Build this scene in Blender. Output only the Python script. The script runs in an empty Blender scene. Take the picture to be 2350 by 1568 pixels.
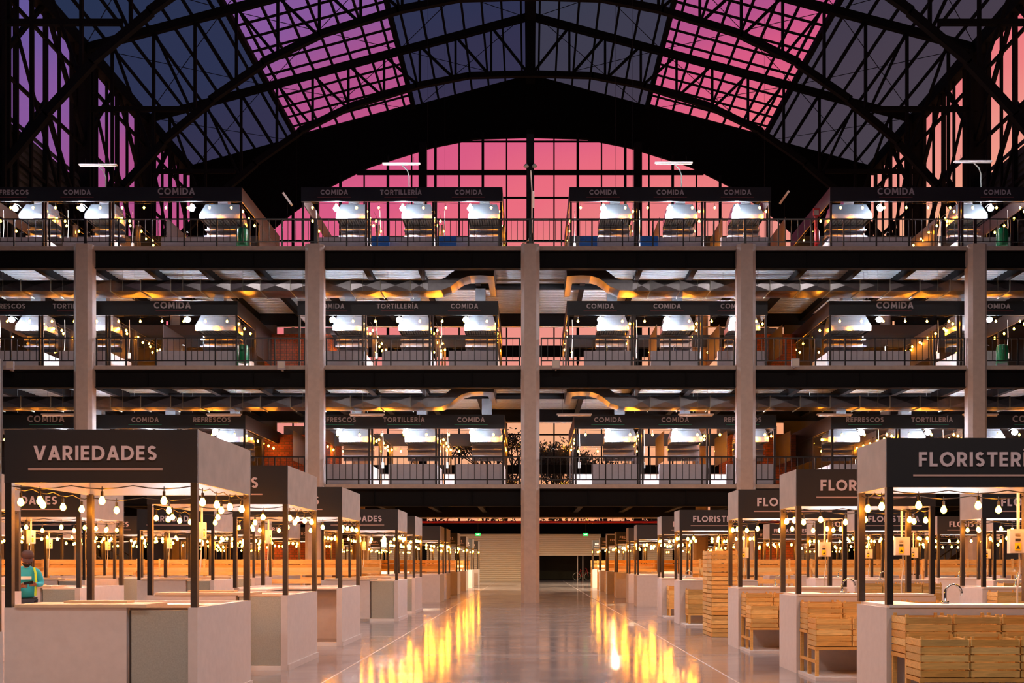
import bpy, bmesh, math, random
from mathutils import Vector, Matrix
random.seed(7)
PI = math.pi
sc = bpy.context.scene
COL = sc.collection

# ------------------------------------------------------------------ camera
F = 2350.0                       # focal length in pixels of the 2350 px frame
CX, HY, EYE = 1217.0, 1290.0, 1.6
cd = bpy.data.cameras.new('camera')
cam = bpy.data.objects.new('camera', cd)
COL.objects.link(cam)
cam.location = (0, 0, EYE)
cam.rotation_euler = (PI/2, 0, 0)
cd.sensor_width = 36.0
cd.lens = 36.0*F/2350.0
cd.shift_x = (1175.0-CX)/2350.0
cd.shift_y = (HY-784.0)/2350.0
cd.clip_end = 600
sc.camera = cam

def PX(x, D): return (x-CX)*D/F
def PZ(y, D): return EYE+(HY-y)*D/F

# ------------------------------------------------------------------ view
sc.view_settings.view_transform = 'Standard'
sc.view_settings.look = 'None'
sc.view_settings.exposure = 0.0
sc.view_settings.gamma = 1.0
sc.view_settings.use_curve_mapping = False
cy = sc.cycles
cy.use_denoising = True
cy.max_bounces = 6
cy.diffuse_bounces = 3
cy.glossy_bounces = 3
cy.transparent_max_bounces = 12
cy.sample_clamp_indirect = 4.0
cy.caustics_reflective = False
cy.caustics_refractive = False

def lin(c):
    r = []
    for v in c:
        v = v/255.0
        r.append(v/12.92 if v <= .04045 else ((v+.055)/1.055)**2.4)
    return tuple(r)+(1.0,)

# ------------------------------------------------------------------ sky
W = bpy.data.worlds.new('dusk_sky'); sc.world = W; W.use_nodes = True
nt = W.node_tree; nt.nodes.clear()
def N(t, **kw):
    n = nt.nodes.new(t)
    for k, v in kw.items(): setattr(n, k, v)
    return n
def M(op, a, b=None):
    n = N('ShaderNodeMath', operation=op)
    for i, v in enumerate((a, b)):
        if v is None: continue
        if isinstance(v, (int, float)): n.inputs[i].default_value = v
        else: nt.links.new(v, n.inputs[i])
    return n.outputs[0]
tc = N('ShaderNodeTexCoord'); sp = N('ShaderNodeSeparateXYZ')
nt.links.new(tc.outputs['Generated'], sp.inputs[0])
x_, y_, z_ = sp.outputs
hor = M('SQRT', M('ADD', M('ADD', M('MULTIPLY', x_, x_), M('MULTIPLY', y_, y_)), 1e-4))
elev = M('DIVIDE', z_, hor)
azi = M('DIVIDE', x_, hor)
cl = N('ShaderNodeTexNoise'); cl.inputs['Scale'].default_value = 3.0; cl.inputs['Detail'].default_value = 3
mp = N('ShaderNodeMapping'); mp.inputs['Scale'].default_value = (1, 1, 3.0)
nt.links.new(tc.outputs['Generated'], mp.inputs[0]); nt.links.new(mp.outputs[0], cl.inputs[0])
fac = N('ShaderNodeMath', operation='MULTIPLY_ADD', use_clamp=True); fac.inputs[1].default_value = -3.0; fac.inputs[2].default_value = 2.05
nt.links.new(elev, fac.inputs[0])
bend = M('MULTIPLY', M('MULTIPLY', azi, M('ABSOLUTE', azi)), .38)
t = M('ADD', M('SUBTRACT', M('SUBTRACT', elev, bend), M('MULTIPLY', M('MULTIPLY', azi, .30), fac.outputs[0])), M('MULTIPLY', M('SUBTRACT', cl.outputs[0], .5), .10))
rp = N('ShaderNodeValToRGB'); nt.links.new(t, rp.inputs[0])
stops = [(0.0, (255, 168, 120)), (.13, (255, 182, 138)), (.22, (246, 152, 140)), (.29, (243, 130, 132)), (.35, (242, 112, 130)),
         (.42, (224, 94, 136)), (.49, (184, 84, 142)), (.56, (140, 90, 160)), (.66, (96, 88, 156)), (1.0, (50, 78, 108))]
el = rp.color_ramp.elements
el[0].position = 0; el[0].color = lin(stops[0][1])
el[1].position = 1; el[1].color = lin(stops[-1][1])
for p, c in stops[1:-1]:
    e = el.new(p); e.color = lin(c)
rp.color_ramp.interpolation = 'EASE'
bg = N('ShaderNodeBackground'); bg.inputs[1].default_value = 1.0
wo = N('ShaderNodeOutputWorld')
nt.links.new(rp.outputs[0], bg.inputs[0]); nt.links.new(bg.outputs[0], wo.inputs[0])

# ------------------------------------------------------------------ materials
MATS = {}
def mat(name, col, rough=.6, metal=0.0, emit=None, es=0.0, noise=0.0, nscale=8.0, bump=0.0, spec=None, stretch=None, coat=0):
    if name in MATS: return MATS[name]
    m = bpy.data.materials.new(name); m.use_nodes = True
    t = m.node_tree; b = t.nodes['Principled BSDF']
    c = lin(col)
    b.inputs['Base Color'].default_value = c
    b.inputs['Roughness'].default_value = rough
    b.inputs['Metallic'].default_value = metal
    if spec is not None: b.inputs['Specular IOR Level'].default_value = spec
    if coat: b.inputs['Coat Weight'].default_value = coat
    if emit:
        b.inputs['Emission Color'].default_value = lin(emit); b.inputs['Emission Strength'].default_value = es
    if noise or bump:
        tc = t.nodes.new('ShaderNodeTexCoord'); mp = t.nodes.new('ShaderNodeMapping'); nz = t.nodes.new('ShaderNodeTexNoise')
        nz.inputs['Scale'].default_value = nscale; nz.inputs['Detail'].default_value = 5
        if stretch: mp.inputs['Scale'].default_value = stretch
        t.links.new(tc.outputs['Object'], mp.inputs[0]); t.links.new(mp.outputs[0], nz.inputs[0])
        if noise:
            r = t.nodes.new('ShaderNodeValToRGB')
            r.color_ramp.elements[0].position = .3; r.color_ramp.elements[1].position = .7
            r.color_ramp.elements[0].color = tuple(v*(1-noise) for v in c[:3])+(1,)
            r.color_ramp.elements[1].color = tuple(min(1, v*(1+noise)) for v in c[:3])+(1,)
            t.links.new(nz.outputs[0], r.inputs[0]); t.links.new(r.outputs[0], b.inputs['Base Color'])
        if bump:
            bp = t.nodes.new('ShaderNodeBump'); bp.inputs['Strength'].default_value = bump; bp.inputs['Distance'].default_value = .02
            t.links.new(nz.outputs[0], bp.inputs['Height']); t.links.new(bp.outputs[0], b.inputs['Normal'])
    MATS[name] = m
    return m

BLACK = mat('black_steel', (15, 15, 18), .6)
ROOFSTEEL = mat('black_roof_steel', (10, 10, 13), .8, spec=.1)
CLAD = mat('black_cladding', (6, 6, 8), .9, noise=.2, spec=.05)
BEAM = mat('black_painted_beam', (9, 9, 11), .75, spec=.15)
POST = mat('bronze_black_post', (38, 33, 31), .38, noise=.25, nscale=30)
RAIL = mat('black_railing_paint', (12, 12, 14), .4)
CONC = mat('painted_concrete', (176, 164, 156), .75, noise=.06, nscale=6, bump=.08)
SLAB = mat('slab_concrete', (160, 150, 142), .8, noise=.10, nscale=5)
PLASTER = mat('white_plaster', (214, 205, 202), .75, noise=.04, nscale=10, bump=.05)
WHITE = mat('white_worktop', (232, 230, 228), .35)
GREYP = mat('grey_plaster', (170, 168, 176), .75, noise=.04)
SIGN = mat('charcoal_fascia', (35, 35, 38), .55, noise=.05, nscale=60)
SIGNUP = mat('blue_black_fascia', (22, 30, 36), .55)
CANVAS = mat('beige_canvas', (178, 168, 160), .8, noise=.10, nscale=4, bump=.15)
LETTER = mat('lilac_white_letter', (226, 206, 210), .6)
LETUP = mat('grey_letter', (190, 190, 200), .6)
LINEP = mat('pink_line', (205, 170, 160), .6)
LINET = mat('teal_line', (40, 140, 110), .6)
LINER = mat('red_line', (150, 70, 75), .6)
GALV = mat('galvanised_steel', (168, 176, 170), .45, metal=.35, noise=.10, nscale=60)
ROOFIN = mat('light_roof_sheet', (158, 162, 166), .4, metal=.2)
DUCT = mat('duct_metal', (150, 150, 156), .28, metal=1.0, noise=.08, nscale=5)
DECK = mat('steel_deck', (165, 170, 172), .45, metal=.5, noise=.06)
HOOD = mat('stainless_hood', (200, 205, 210), .25, metal=.9)
LID = mat('pale_plywood', (214, 190, 158), .6, noise=.08, nscale=6, stretch=(1, 8, 1))
WOODS = [mat('crate_wood_%d' % i, c, .6, noise=.16, nscale=7, stretch=(1, 6, 9)) for i, c in enumerate(
    [(226, 176, 98), (212, 156, 76), (232, 190, 116), (200, 160, 92)])]
SHELFW = mat('shelf_wood', (232, 190, 122), .55, noise=.12, nscale=5, stretch=(1, 6, 6))
SHUT = mat('shutter_metal', (235, 222, 200), .45)
RED = mat('red_paint', (190, 18, 24), .4)
BINM = mat('green_bin_paint', (10, 108, 62), .3)
BLUE = mat('blue_plastic', (20, 88, 165), .4)
CHROME = mat('chrome', (215, 215, 215), .12, metal=1)
BOXM = mat('electric_box_white', (196, 190, 180), .4)
YEL = mat('warning_yellow', (245, 205, 20), .5)
LABEL = mat('label_dark', (40, 40, 40), .5)
CABLE = mat('black_cable', (20, 19, 18), .5)
BULB = mat('amber_bulb_glow', (255, 190, 90), .4, emit=(255, 146, 30), es=210)
COOL = mat('cool_lamp_glow', (255, 255, 255), .4, emit=(222, 236, 255), es=1050)
LED = mat('led_strip_glow', (255, 255, 255), .4, emit=(240, 244, 250), es=110)
TUBE = mat('fluorescent_tube', (225, 218, 212), .4)
EXITG = mat('exit_green_glow', (20, 200, 90), .4, emit=(30, 215, 100), es=1.6)
EXITW = mat('exit_white_glow', (240, 255, 240), .4, emit=(230, 255, 230), es=2.0)
BARK = mat('tree_bark', (52, 42, 38), .9)
LEAF = mat('dark_leaves', (48, 52, 42), .9)
SILL = mat('dark_ground', (30, 30, 32), .9)

def brick():
    m = bpy.data.materials.new('red_brick'); m.use_nodes = True
    t = m.node_tree; b = t.nodes['Principled BSDF']; b.inputs['Roughness'].default_value = .8
    tc = t.nodes.new('ShaderNodeTexCoord'); mp = t.nodes.new('ShaderNodeMapping'); br = t.nodes.new('ShaderNodeTexBrick')
    sx = t.nodes.new('ShaderNodeSeparateXYZ'); cb = t.nodes.new('ShaderNodeCombineXYZ'); ad = t.nodes.new('ShaderNodeMath')
    t.links.new(tc.outputs['Object'], sx.inputs[0]); t.links.new(sx.outputs[0], ad.inputs[0]); t.links.new(sx.outputs[1], ad.inputs[1])
    t.links.new(ad.outputs[0], cb.inputs[0]); t.links.new(sx.outputs[2], cb.inputs[1])
    t.links.new(cb.outputs[0], br.inputs[0])
    br.inputs['Scale'].default_value = 2.2
    br.inputs['Color1'].default_value = lin((150, 78, 52)); br.inputs['Color2'].default_value = lin((120, 60, 42)); br.inputs['Mortar'].default_value = lin((92, 66, 54))
    br.inputs['Mortar Size'].default_value = .03
    t.links.new(br.outputs[0], b.inputs['Base Color'])
    return m
BRICK = brick()

def floor_mat():
    m = bpy.data.materials.new('polished_concrete_floor'); m.use_nodes = True
    t = m.node_tree; b = t.nodes['Principled BSDF']
    tc = t.nodes.new('ShaderNodeTexCoord')
    def nz(scale, det, st=(1, 1, 1)):
        mp = t.nodes.new('ShaderNodeMapping'); mp.inputs['Scale'].default_value = st
        n = t.nodes.new('ShaderNodeTexNoise'); n.inputs['Scale'].default_value = scale; n.inputs['Detail'].default_value = det
        t.links.new(tc.outputs['Object'], mp.inputs[0]); t.links.new(mp.outputs[0], n.inputs[0])
        return n
    a = nz(.9, 8)
    r = t.nodes.new('ShaderNodeValToRGB')
    r.color_ramp.elements[0].position = .3; r.color_ramp.elements[0].color = lin((118, 112, 116))
    r.color_ramp.elements[1].position = .72; r.color_ramp.elements[1].color = lin((158, 150, 150))
    t.links.new(a.outputs[0], r.inputs[0])
    t.links.new(r.outputs[0], b.inputs['Base Color'])
    c = nz(1.6, 4, (.5, 1.6, 1))
    rr = t.nodes.new('ShaderNodeMapRange'); rr.inputs[3].default_value = .03; rr.inputs[4].default_value = .22
    t.links.new(c.outputs[0], rr.inputs[0]); t.links.new(rr.outputs[0], b.inputs['Roughness'])
    d = nz(.9, 3, (.8, 2.2, 1))
    bp = t.nodes.new('ShaderNodeBump'); bp.inputs['Strength'].default_value = .10; bp.inputs['Distance'].default_value = .02
    t.links.new(d.outputs[0], bp.inputs['Height']); t.links.new(bp.outputs[0], b.inputs['Normal'])
    b.inputs['Specular IOR Level'].default_value = .75
    return m
FLOOR = floor_mat()

def pane_mat(name, tint, mix_trans, gloss=.06, translucent=None):
    m = bpy.data.materials.new(name); m.use_nodes = True
    t = m.node_tree; t.nodes.clear()
    out = t.nodes.new('ShaderNodeOutputMaterial'); tr = t.nodes.new('ShaderNodeBsdfTransparent'); tr.inputs[0].default_value = tint
    mx = t.nodes.new('ShaderNodeMixShader'); mx.inputs[0].default_value = mix_trans
    if translucent:
        g = t.nodes.new('ShaderNodeBsdfTranslucent'); g.inputs[0].default_value = translucent
    else:
        g = t.nodes.new('ShaderNodeBsdfGlossy'); g.inputs['Roughness'].default_value = .05; g.inputs[0].default_value = (1, 1, 1, 1)
    t.links.new(tr.outputs[0], mx.inputs[1]); t.links.new(g.outputs[0], mx.inputs[2]); t.links.new(mx.outputs[0], out.inputs[0])
    return m
GLASS = pane_mat('clear_glass', (.96, .96, .97, 1), .03)
OPAL = pane_mat('opal_roof_sheet', (.20, .22, .34, 1), .80, translucent=(.11, .33, .34, 1))

# ------------------------------------------------------------------ mesh tools
class MB:
    def __init__(s): s.v = []; s.f = []; s.m = []
    def poly(s, pts, faces, mi=0):
        o = len(s.v); s.v += [tuple(p) for p in pts]
        for f in faces: s.f.append([o+i for i in f]); s.m.append(mi)
        return s
    def box(s, a, b, mi=0, sides=None):
        x0, y0, z0 = [min(a[i], b[i]) for i in range(3)]; x1, y1, z1 = [max(a[i], b[i]) for i in range(3)]
        p = [(x0, y0, z0), (x1, y0, z0), (x1, y1, z0), (x0, y1, z0), (x0, y0, z1), (x1, y0, z1), (x1, y1, z1), (x0, y1, z1)]
        fs = [(0, 3, 2, 1), (4, 5, 6, 7), (0, 1, 5, 4), (1, 2, 6, 5), (2, 3, 7, 6), (3, 0, 4, 7)]   # bottom top front right back left
        o = len(s.v); s.v += p
        for i, f in enumerate(fs): s.f.append([o+k for k in f]); s.m.append(mi if sides is None else sides[i])
        return s
    def bar(s, p, q, w, h=None, mi=0):
        h = h or w; p = Vector(p); q = Vector(q); d = (q-p).normalized()
        up = Vector((0, 0, 1)) if abs(d.z) < .95 else Vector((0, 1, 0))
        r = d.cross(up).normalized(); u = r.cross(d).normalized()
        pts = [c+r*(a*w/2)+u*(b*h/2) for c in (p, q) for a, b in ((-1, -1), (1, -1), (1, 1), (-1, 1))]
        return s.poly(pts, [(0, 3, 2, 1), (4, 5, 6, 7), (0, 1, 5, 4), (1, 2, 6, 5), (2, 3, 7, 6), (3, 0, 4, 7)], mi)
    def tube(s, pts, r, n=6, mi=0, cap=True):
        pts = [Vector(p) for p in pts]; rs = r if isinstance(r, (list, tuple)) else [r]*len(pts); o = len(s.v)
        for i, p in enumerate(pts):
            d = (pts[min(i+1, len(pts)-1)]-pts[max(i-1, 0)]).normalized()
            up = Vector((0, 0, 1)) if abs(d.z) < .9 else Vector((0, 1, 0))
            a = d.cross(up).normalized(); b = a.cross(d).normalized()
            for k in range(n):
                an = 2*PI*k/n; s.v.append(tuple(p+(a*math.cos(an)+b*math.sin(an))*rs[i]))
        for i in range(len(pts)-1):
            for k in range(n):
                k2 = (k+1) % n; s.f.append([o+i*n+k, o+i*n+k2, o+(i+1)*n+k2, o+(i+1)*n+k]); s.m.append(mi)
        if cap:
            s.f.append([o+k for k in range(n)]); s.m.append(mi); e = o+(len(pts)-1)*n; s.f.append([e+k for k in range(n)]); s.m.append(mi)
        return s
    def lathe(s, prof, c=(0, 0, 0), n=10, mi=0):
        o = len(s.v)
        for r, z in prof:
            for k in range(n):
                an = 2*PI*k/n; s.v.append((c[0]+r*math.cos(an), c[1]+r*math.sin(an), c[2]+z))
        for i in range(len(prof)-1):
            for k in range(n):
                k2 = (k+1) % n; s.f.append([o+i*n+k, o+i*n+k2, o+(i+1)*n+k2, o+(i+1)*n+k]); s.m.append(mi)
        s.f.append([o+k for k in range(n)][::-1]); s.m.append(mi); e = o+(len(prof)-1)*n; s.f.append([e+k for k in range(n)]); s.m.append(mi)
        return s
    def mesh(s, name, mats, smooth=False):
        me = bpy.data.meshes.new(name); me.from_pydata(s.v, [], s.f)
        for m in (mats if isinstance(mats, (list, tuple)) else [mats]): me.materials.append(m)
        me.polygons.foreach_set('material_index', s.m)
        if smooth: me.polygons.foreach_set('use_smooth', [True]*len(s.f))
        me.update(); return me

def link(name, data, parent=None, loc=(0, 0, 0)):
    o = bpy.data.objects.new(name, data); COL.objects.link(o)
    o.location = loc
    if parent is not None: o.parent = parent
    return o
def tag(o, label=None, cat=None, group=None, kind=None):
    if label: o['label'] = label
    if cat: o['category'] = cat
    if group: o['group'] = group
    if kind: o['kind'] = kind
    return o
def struct(name, mb, m, parent=None, smooth=False):
    o = link(name, mb.mesh(name, m, smooth), parent)
    if parent is None: o['kind'] = 'structure'
    return o
def thing(name, label, cat, loc=(0, 0, 0), group=None):
    o = link(name, None, None, loc); o.empty_display_size = .1
    return tag(o, label, cat, group)
CACHE = {}
def cached(key, fn):
    if key not in CACHE: CACHE[key] = fn()
    return CACHE[key]
def part(name, key, fn, parent, loc=(0, 0, 0)):
    """a part that shares its mesh with every part built from the same key; fn returns (MB, materials[, smooth])"""
    def mk():
        r = fn(); return r[0].mesh(name, r[1], len(r) > 2 and r[2])
    return link(name, cached(key, mk), parent, loc)

# ------------------------------------------------------------------ lettering
def glyphs():
    G = {}; T = .2; h = T/2
    def L(*p): return ('l', p)
    def A(cx, cy, rx, ry, a0, a1): return ('a', (cx, cy, rx, ry, a0, a1))
    G['A'] = (.84, [L(.10, 0, .42, 1), L(.74, 0, .42, 1), L(.2, .3, .64, .3)])
    G['C'] = (.84, [A(.50, .5, .40, .40, 48, 312)])
    G['D'] = (.86, [L(h, 0, h, 1), L(h, 1-h, .38, 1-h), L(h, h, .38, h), A(.36, .5, .40, .40, -90, 90)])
    G['E'] = (.62, [L(h, 0, h, 1), L(h, 1-h, .58, 1-h), L(h, .5, .54, .5), L(h, h, .58, h)])
    G['F'] = (.58, [L(h, 0, h, 1), L(h, 1-h, .56, 1-h), L(h, .5, .52, .5)])
    G['I'] = (.24, [L(h+.02, 0, h+.02, 1)])
    G['L'] = (.56, [L(h, 0, h, 1), L(h, h, .54, h)])
    G['M'] = (1.0, [L(.12, 0, .16, 1), L(.88, 0, .84, 1), L(.2, .95, .5, .2), L(.8, .95, .5, .2)])
    G['O'] = (1.02, [A(.5, .5, .41, .41, 0, 360)])
    G['R'] = (.70, [L(h, 0, h, 1), L(h, 1-h, .36, 1-h), L(h, .44, .36, .44), A(.36, .67, .22, .23, -90, 90), L(.32, .46, .60, 0)])
    G['S'] = (.66, [A(.32, .71, .20, .195, 30, 270), A(.32, .29, .21, .195, -150, 90)])
    G['T'] = (.70, [L(.35, 0, .35, 1), L(.0, 1-h, .70, 1-h)])
    G['U'] = (.78, [L(h, .34, h, 1), L(.66, .34, .66, 1), A(.38, .36, .28, .27, 180, 360)])
    G['V'] = (.84, [L(.10, 1, .42, 0), L(.74, 1, .42, 0)])
    G['Y'] = (.76, [L(.08, 1, .38, .44), L(.68, 1, .38, .44), L(.38, 0, .38, .5)])
    G[' '] = (.34, [])
    G['Í'] = (.24, [L(.12, 0, .12, 1), L(.08, 1.12, .24, 1.32)])
    return G, T
GL, GT = glyphs()
def text_mb(txt, cap, mb=None, ox=0, oz=0, gap=.16):
    """extruded capitals, centred on ox, base at oz, facing -Y"""
    mb = mb or MB(); w = sum(GL[c][0]+gap for c in txt)-gap; x = ox-w*cap/2; th = .012
    def quad(a, b, c, d):
        pts = [(x+p[0]*cap, -th, oz+p[1]*cap) for p in (a, b, c, d)]+[(x+p[0]*cap, 0, oz+p[1]*cap) for p in (a, b, c, d)]
        mb.poly(pts, [(0, 1, 2, 3), (0, 4, 5, 1), (1, 5, 6, 2), (2, 6, 7, 3), (3, 7, 4, 0)])
    for ch in txt:
        for k, p in GL[ch][1]:
            if k == 'l':
                x0, z0, x1, z1 = p; dx, dz = x1-x0, z1-z0; l = math.hypot(dx, dz)
                if abs(dx) < .02 or abs(dz) < .02: nx, nz = -dz/l*GT/2, dx/l*GT/2
                else: nx, nz = -GT*.53, 0
                quad((x0-nx, z0-nz), (x1-nx, z1-nz), (x1+nx, z1+nz), (x0+nx, z0+nz))
            else:
                a0, b0, rx, ry, s0, s1 = p; n = max(6, int(abs(s1-s0)/18))
                for i in range(n):
                    u, v = math.radians(s0+(s1-s0)*i/n), math.radians(s0+(s1-s0)*(i+1)/n)
                    q = [(a0+(rx+s)*math.cos(w_), b0+(ry+s)*math.sin(w_)) for w_, s in ((u, -GT/2), (u, GT/2), (v, GT/2), (v, -GT/2))]
                    quad(*q)
        x += (GL[ch][0]+gap)*cap
    return mb, w*cap
def text_width(txt, cap, gap=.16): return (sum(GL[c][0]+gap for c in txt)-gap)*cap

ORD = ['nearest', 'second', 'third', 'fourth', 'fifth', 'sixth', 'seventh', 'eighth', 'ninth', 'tenth', 'eleventh', 'twelfth', 'thirteenth']

# ------------------------------------------------------------------ added fill lamps (high ones above the view, low ones behind the mezzanine)
def bay_mb():
    return MB().lathe([(.05, .5), (.12, .45), (.14, .3), (.34, .02), (.34, 0), (.02, .0)], n=14).tube([(0, 0, .5), (0, 0, 21)], .015), BLACK
for i, (hx, hy) in enumerate([(-9, 1), (0, -2), (9, 1), (-9, 14), (9, 14), (0, 25), (-13, 26), (13, 26)]):  # added out of view to light the stall fronts and columns
    t_ = thing('added_high_lamp', 'added black bell-shaped fill lamp on a rod, unseen above the market floor', 'lamp', (hx, hy, 18), 'added fill lamps above the stall fronts')
    part('lamp_shade', 'bay', bay_mb, t_)
    ld = bpy.data.lights.new('added_high_light', 'AREA'); ld.shape = 'DISK'; ld.size = .6; ld.energy = 740; ld.color = (1.0, .84, .76)
    lo = link('added_high_light', ld, t_, (0, 0, -.03)); ld.spread = math.radians(170)

for i, (hx, hy) in enumerate([(-16, 70), (-6, 72), (6, 72), (16, 70), (-6, 60), (6, 60)]):  # added behind the rear beam to brighten the shutter doors and far floor
    t_ = thing('added_low_lamp', 'added warm fill lamp low over the far stalls behind the mezzanine, ' + ('rear outer left', 'rear inner left', 'rear inner right', 'rear outer right', 'front left', 'front right')[i], 'lamp', (hx, hy, 5.75 if hy > 65 else 5.3), 'added fill lamps over the far stalls')
    rl = 35.62 if abs(hx) < 10 else 33.2
    part('lamp_shade', ('lowbay', rl), lambda: (MB().lathe([(.03, .28), (.06, .25), (.08, .2), (.25, .02), (.25, 0), (.02, .0)], n=14).tube([(0, 0, .25), (0, 0, rl)], .008, 4), BLACK), t_)
    ld = bpy.data.lights.new('added_low_light', 'AREA'); ld.shape = 'DISK'; ld.size = .45; ld.energy = 1500; ld.color = (1.0, .74, .46); ld.spread = math.radians(172)
    lo = link('added_low_light', ld, t_, (0, 0, -.03))

# ------------------------------------------------------------------ floor and ground
struct('floor', MB().box((-29.5, -20.4, -.2), (29.5, 88, 0)), FLOOR)
struct('ground_outside', MB().box((-120, 88, -.25), (120, 170, -.05)), SILL)
JOINT = mat('floor_joint_filler', (166, 158, 155), .4)
mb = MB()
for x in (-2.75, 2.75, -11.2, 11.2): mb.box((x-.012, -12, 0), (x+.012, 86, .002))
for y in (9, 13.3, 17.6, 22, 26.5, 31, 35.5, 44.5, 49, 56, 63, 70, 78): mb.box((-28, y-.008, 0), (28, y+.008, .0015), 0)
struct('floor_joint_lines', mb, JOINT)

# ------------------------------------------------------------------ mezzanine structure
LV = [4.63, 9.28, 13.94]
YF, YB = 40.0, 50.0
COLX = [-26.4, -17.4, -8.4, 0, 8.4, 17.4, 26.4]
def col_mb(top, w=.36, d=.24, c=.13):
    pts = [(-w, d), (-w, -d+c), (-w+c, -d), (w-c, -d), (w, -d+c), (w, d)]
    p = [(x, y, 0) for x, y in pts]+[(x, y, top) for x, y in pts]; n = 6
    return MB().poly(p, [tuple(range(n-1, -1, -1)), tuple(range(n, 2*n))]+[(i, (i+1) % n, n+(i+1) % n, n+i) for i in range(n)])
for x in COLX[0:]:
    o = struct('column_front', col_mb(LV[2]+.02), CONC); o.location = (x, YF-.05, 0)
    o = struct('column_rear', col_mb(LV[2]-.2), CONC); o.location = (x, YB+.6, 0)
XW = 28.5
for k, z in enumerate(LV):
    struct('slab_level_%d' % (k+1), MB().box((-XW, YF, z-.16), (XW, YB, z)), SLAB)
    mb = MB(); y = YF+.5; zz = z-.17
    while y < YB-.2:
        pr = [(y, zz), (y+.10, zz), (y+.14, zz-.10), (y+.26, zz-.10), (y+.30, zz)]
        for (a, b), (c, d) in zip(pr[:-1], pr[1:]):
            mb.poly([(-XW, a, b), (XW, a, b), (XW, c, d), (-XW, c, d)], [(0, 1, 2, 3)])
        y += .30
    struct('ceiling_deck_level_%d' % (k+1), mb, DECK)
    for i in range(len(COLX)-1):
        xa, xb = COLX[i]+.37, COLX[i+1]-.37
        m_ = MB().box((xa, YF+.12, z-.84), (xb, YF+.18, z-.16)).box((xa, YF+.02, z-.21), (xb, YF+.3, z-.165)).box((xa, YF+.02, z-.86), (xb, YF+.3, z-.82))
        for q in range(1, 4): m_.box((xa+(xb-xa)*q/4-.01, YF+.06, z-.82), (xa+(xb-xa)*q/4+.01, YF+.13, z-.2))
        struct('beam_front', m_, BEAM)
        struct('beam_rear', MB().box((xa, YB-.2, z-.85), (xb, YB-.02, z-.16)), BEAM)
    nb = 0
    x = -26.4
    while x < 27:
        struct('beam_cross', MB().box((x-.03, YF+.3, z-.62), (x+.03, YB-.2, z-.24)).box((x-.11, YF+.3, z-.63), (x+.11, YB-.2, z-.60)), BEAM)
        x += 2.2
# railings
def railing(xa, xb, z, label):
    t_ = thing('railing', label, 'railing', ((xa+xb)/2, YF+.06, z), 'black railings of the upper floors')
    h = 1.1; w = (xb-xa)/2
    link('top_rail', MB().box((-w, -.025, h-.05), (w, .025, h)).mesh('top_rail', RAIL), t_)
    link('bottom_rail', MB().box((-w, -.015, .17), (w, .015, .21)).mesh('bottom_rail', RAIL), t_)
    np_ = max(1, round((xb-xa)/1.235)); st = (xb-xa-.06)/np_
    for i in range(np_+1):
        part('post', 'railpost', lambda: (MB().box((-.027, -.027, 0), (.027, .027, h-.05)), RAIL), t_, (-w+.03+i*st, 0, 0))
        if i < np_:
            for j in range(1, 5):
                part('baluster', 'baluster', lambda: (MB().box((-.011, -.011, .21), (.011, .011, h-.05)), RAIL), t_, (-w+.03+i*st+j*st/5, 0, 0))
flo = ['first', 'second', 'third']
bays = ['far left end', 'left outer bay', 'bay left of the middle column', 'bay right of the middle column', 'right outer bay', 'far right end']
for k, z in enumerate(LV):
    for i in range(6):
        xa, xb = COLX[i]+(.40 if k < 2 else 0.0), COLX[i+1]-(.40 if k < 2 else 0.0)
        if i == 0: xa = -21.6
        if i == 5: xb = 21.6
        railing(xa, xb, z, 'black metal railing along the %s upper floor edge, %s' % (flo[k], bays[i]))

# ------------------------------------------------------------------ ducts under the decks
def duct_path(pts, y0, y1, h):
    mb = MB(); rows = []
    n = len(pts)
    for i, (x, z) in enumerate(pts):
        a = pts[max(0, i-1)]; b = pts[min(n-1, i+1)]; dx, dz = b[0]-a[0], b[1]-a[1]; l = math.hypot(dx, dz)
        nx, nz = -dz/l*h/2, dx/l*h/2
        if nz < 0: nx, nz = -nx, -nz
        rows.append([(x-nx, y0, z-nz), (x+nx, y0, z+nz), (x+nx, y1, z+nz), (x-nx, y1, z-nz)])
    for a, b in zip(rows[:-1], rows[1:]):
        for q in range(4):
            r = (q+1) % 4; P = [Vector(a[q]), Vector(b[q]), Vector(b[r]), Vector(a[r])]
            c = sum(P, Vector())/4; nn = (P[1]-P[0]).cross(P[3]-P[0]).normalized()
            out = c-sum([Vector(v) for v in a+b], Vector())/8
            if nn.dot(out) < 0: nn = -nn
            L_ = (P[1]-P[0]).length
            mb.poly(P+[c+nn*(.035 if L_ > .6 else .0)], [(0, 1, 4), (1, 2, 4), (2, 3, 4), (3, 0, 4)])
    for r in (rows[0], rows[-1]): mb.poly(r, [(0, 1, 2, 3)])
    return mb
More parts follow.
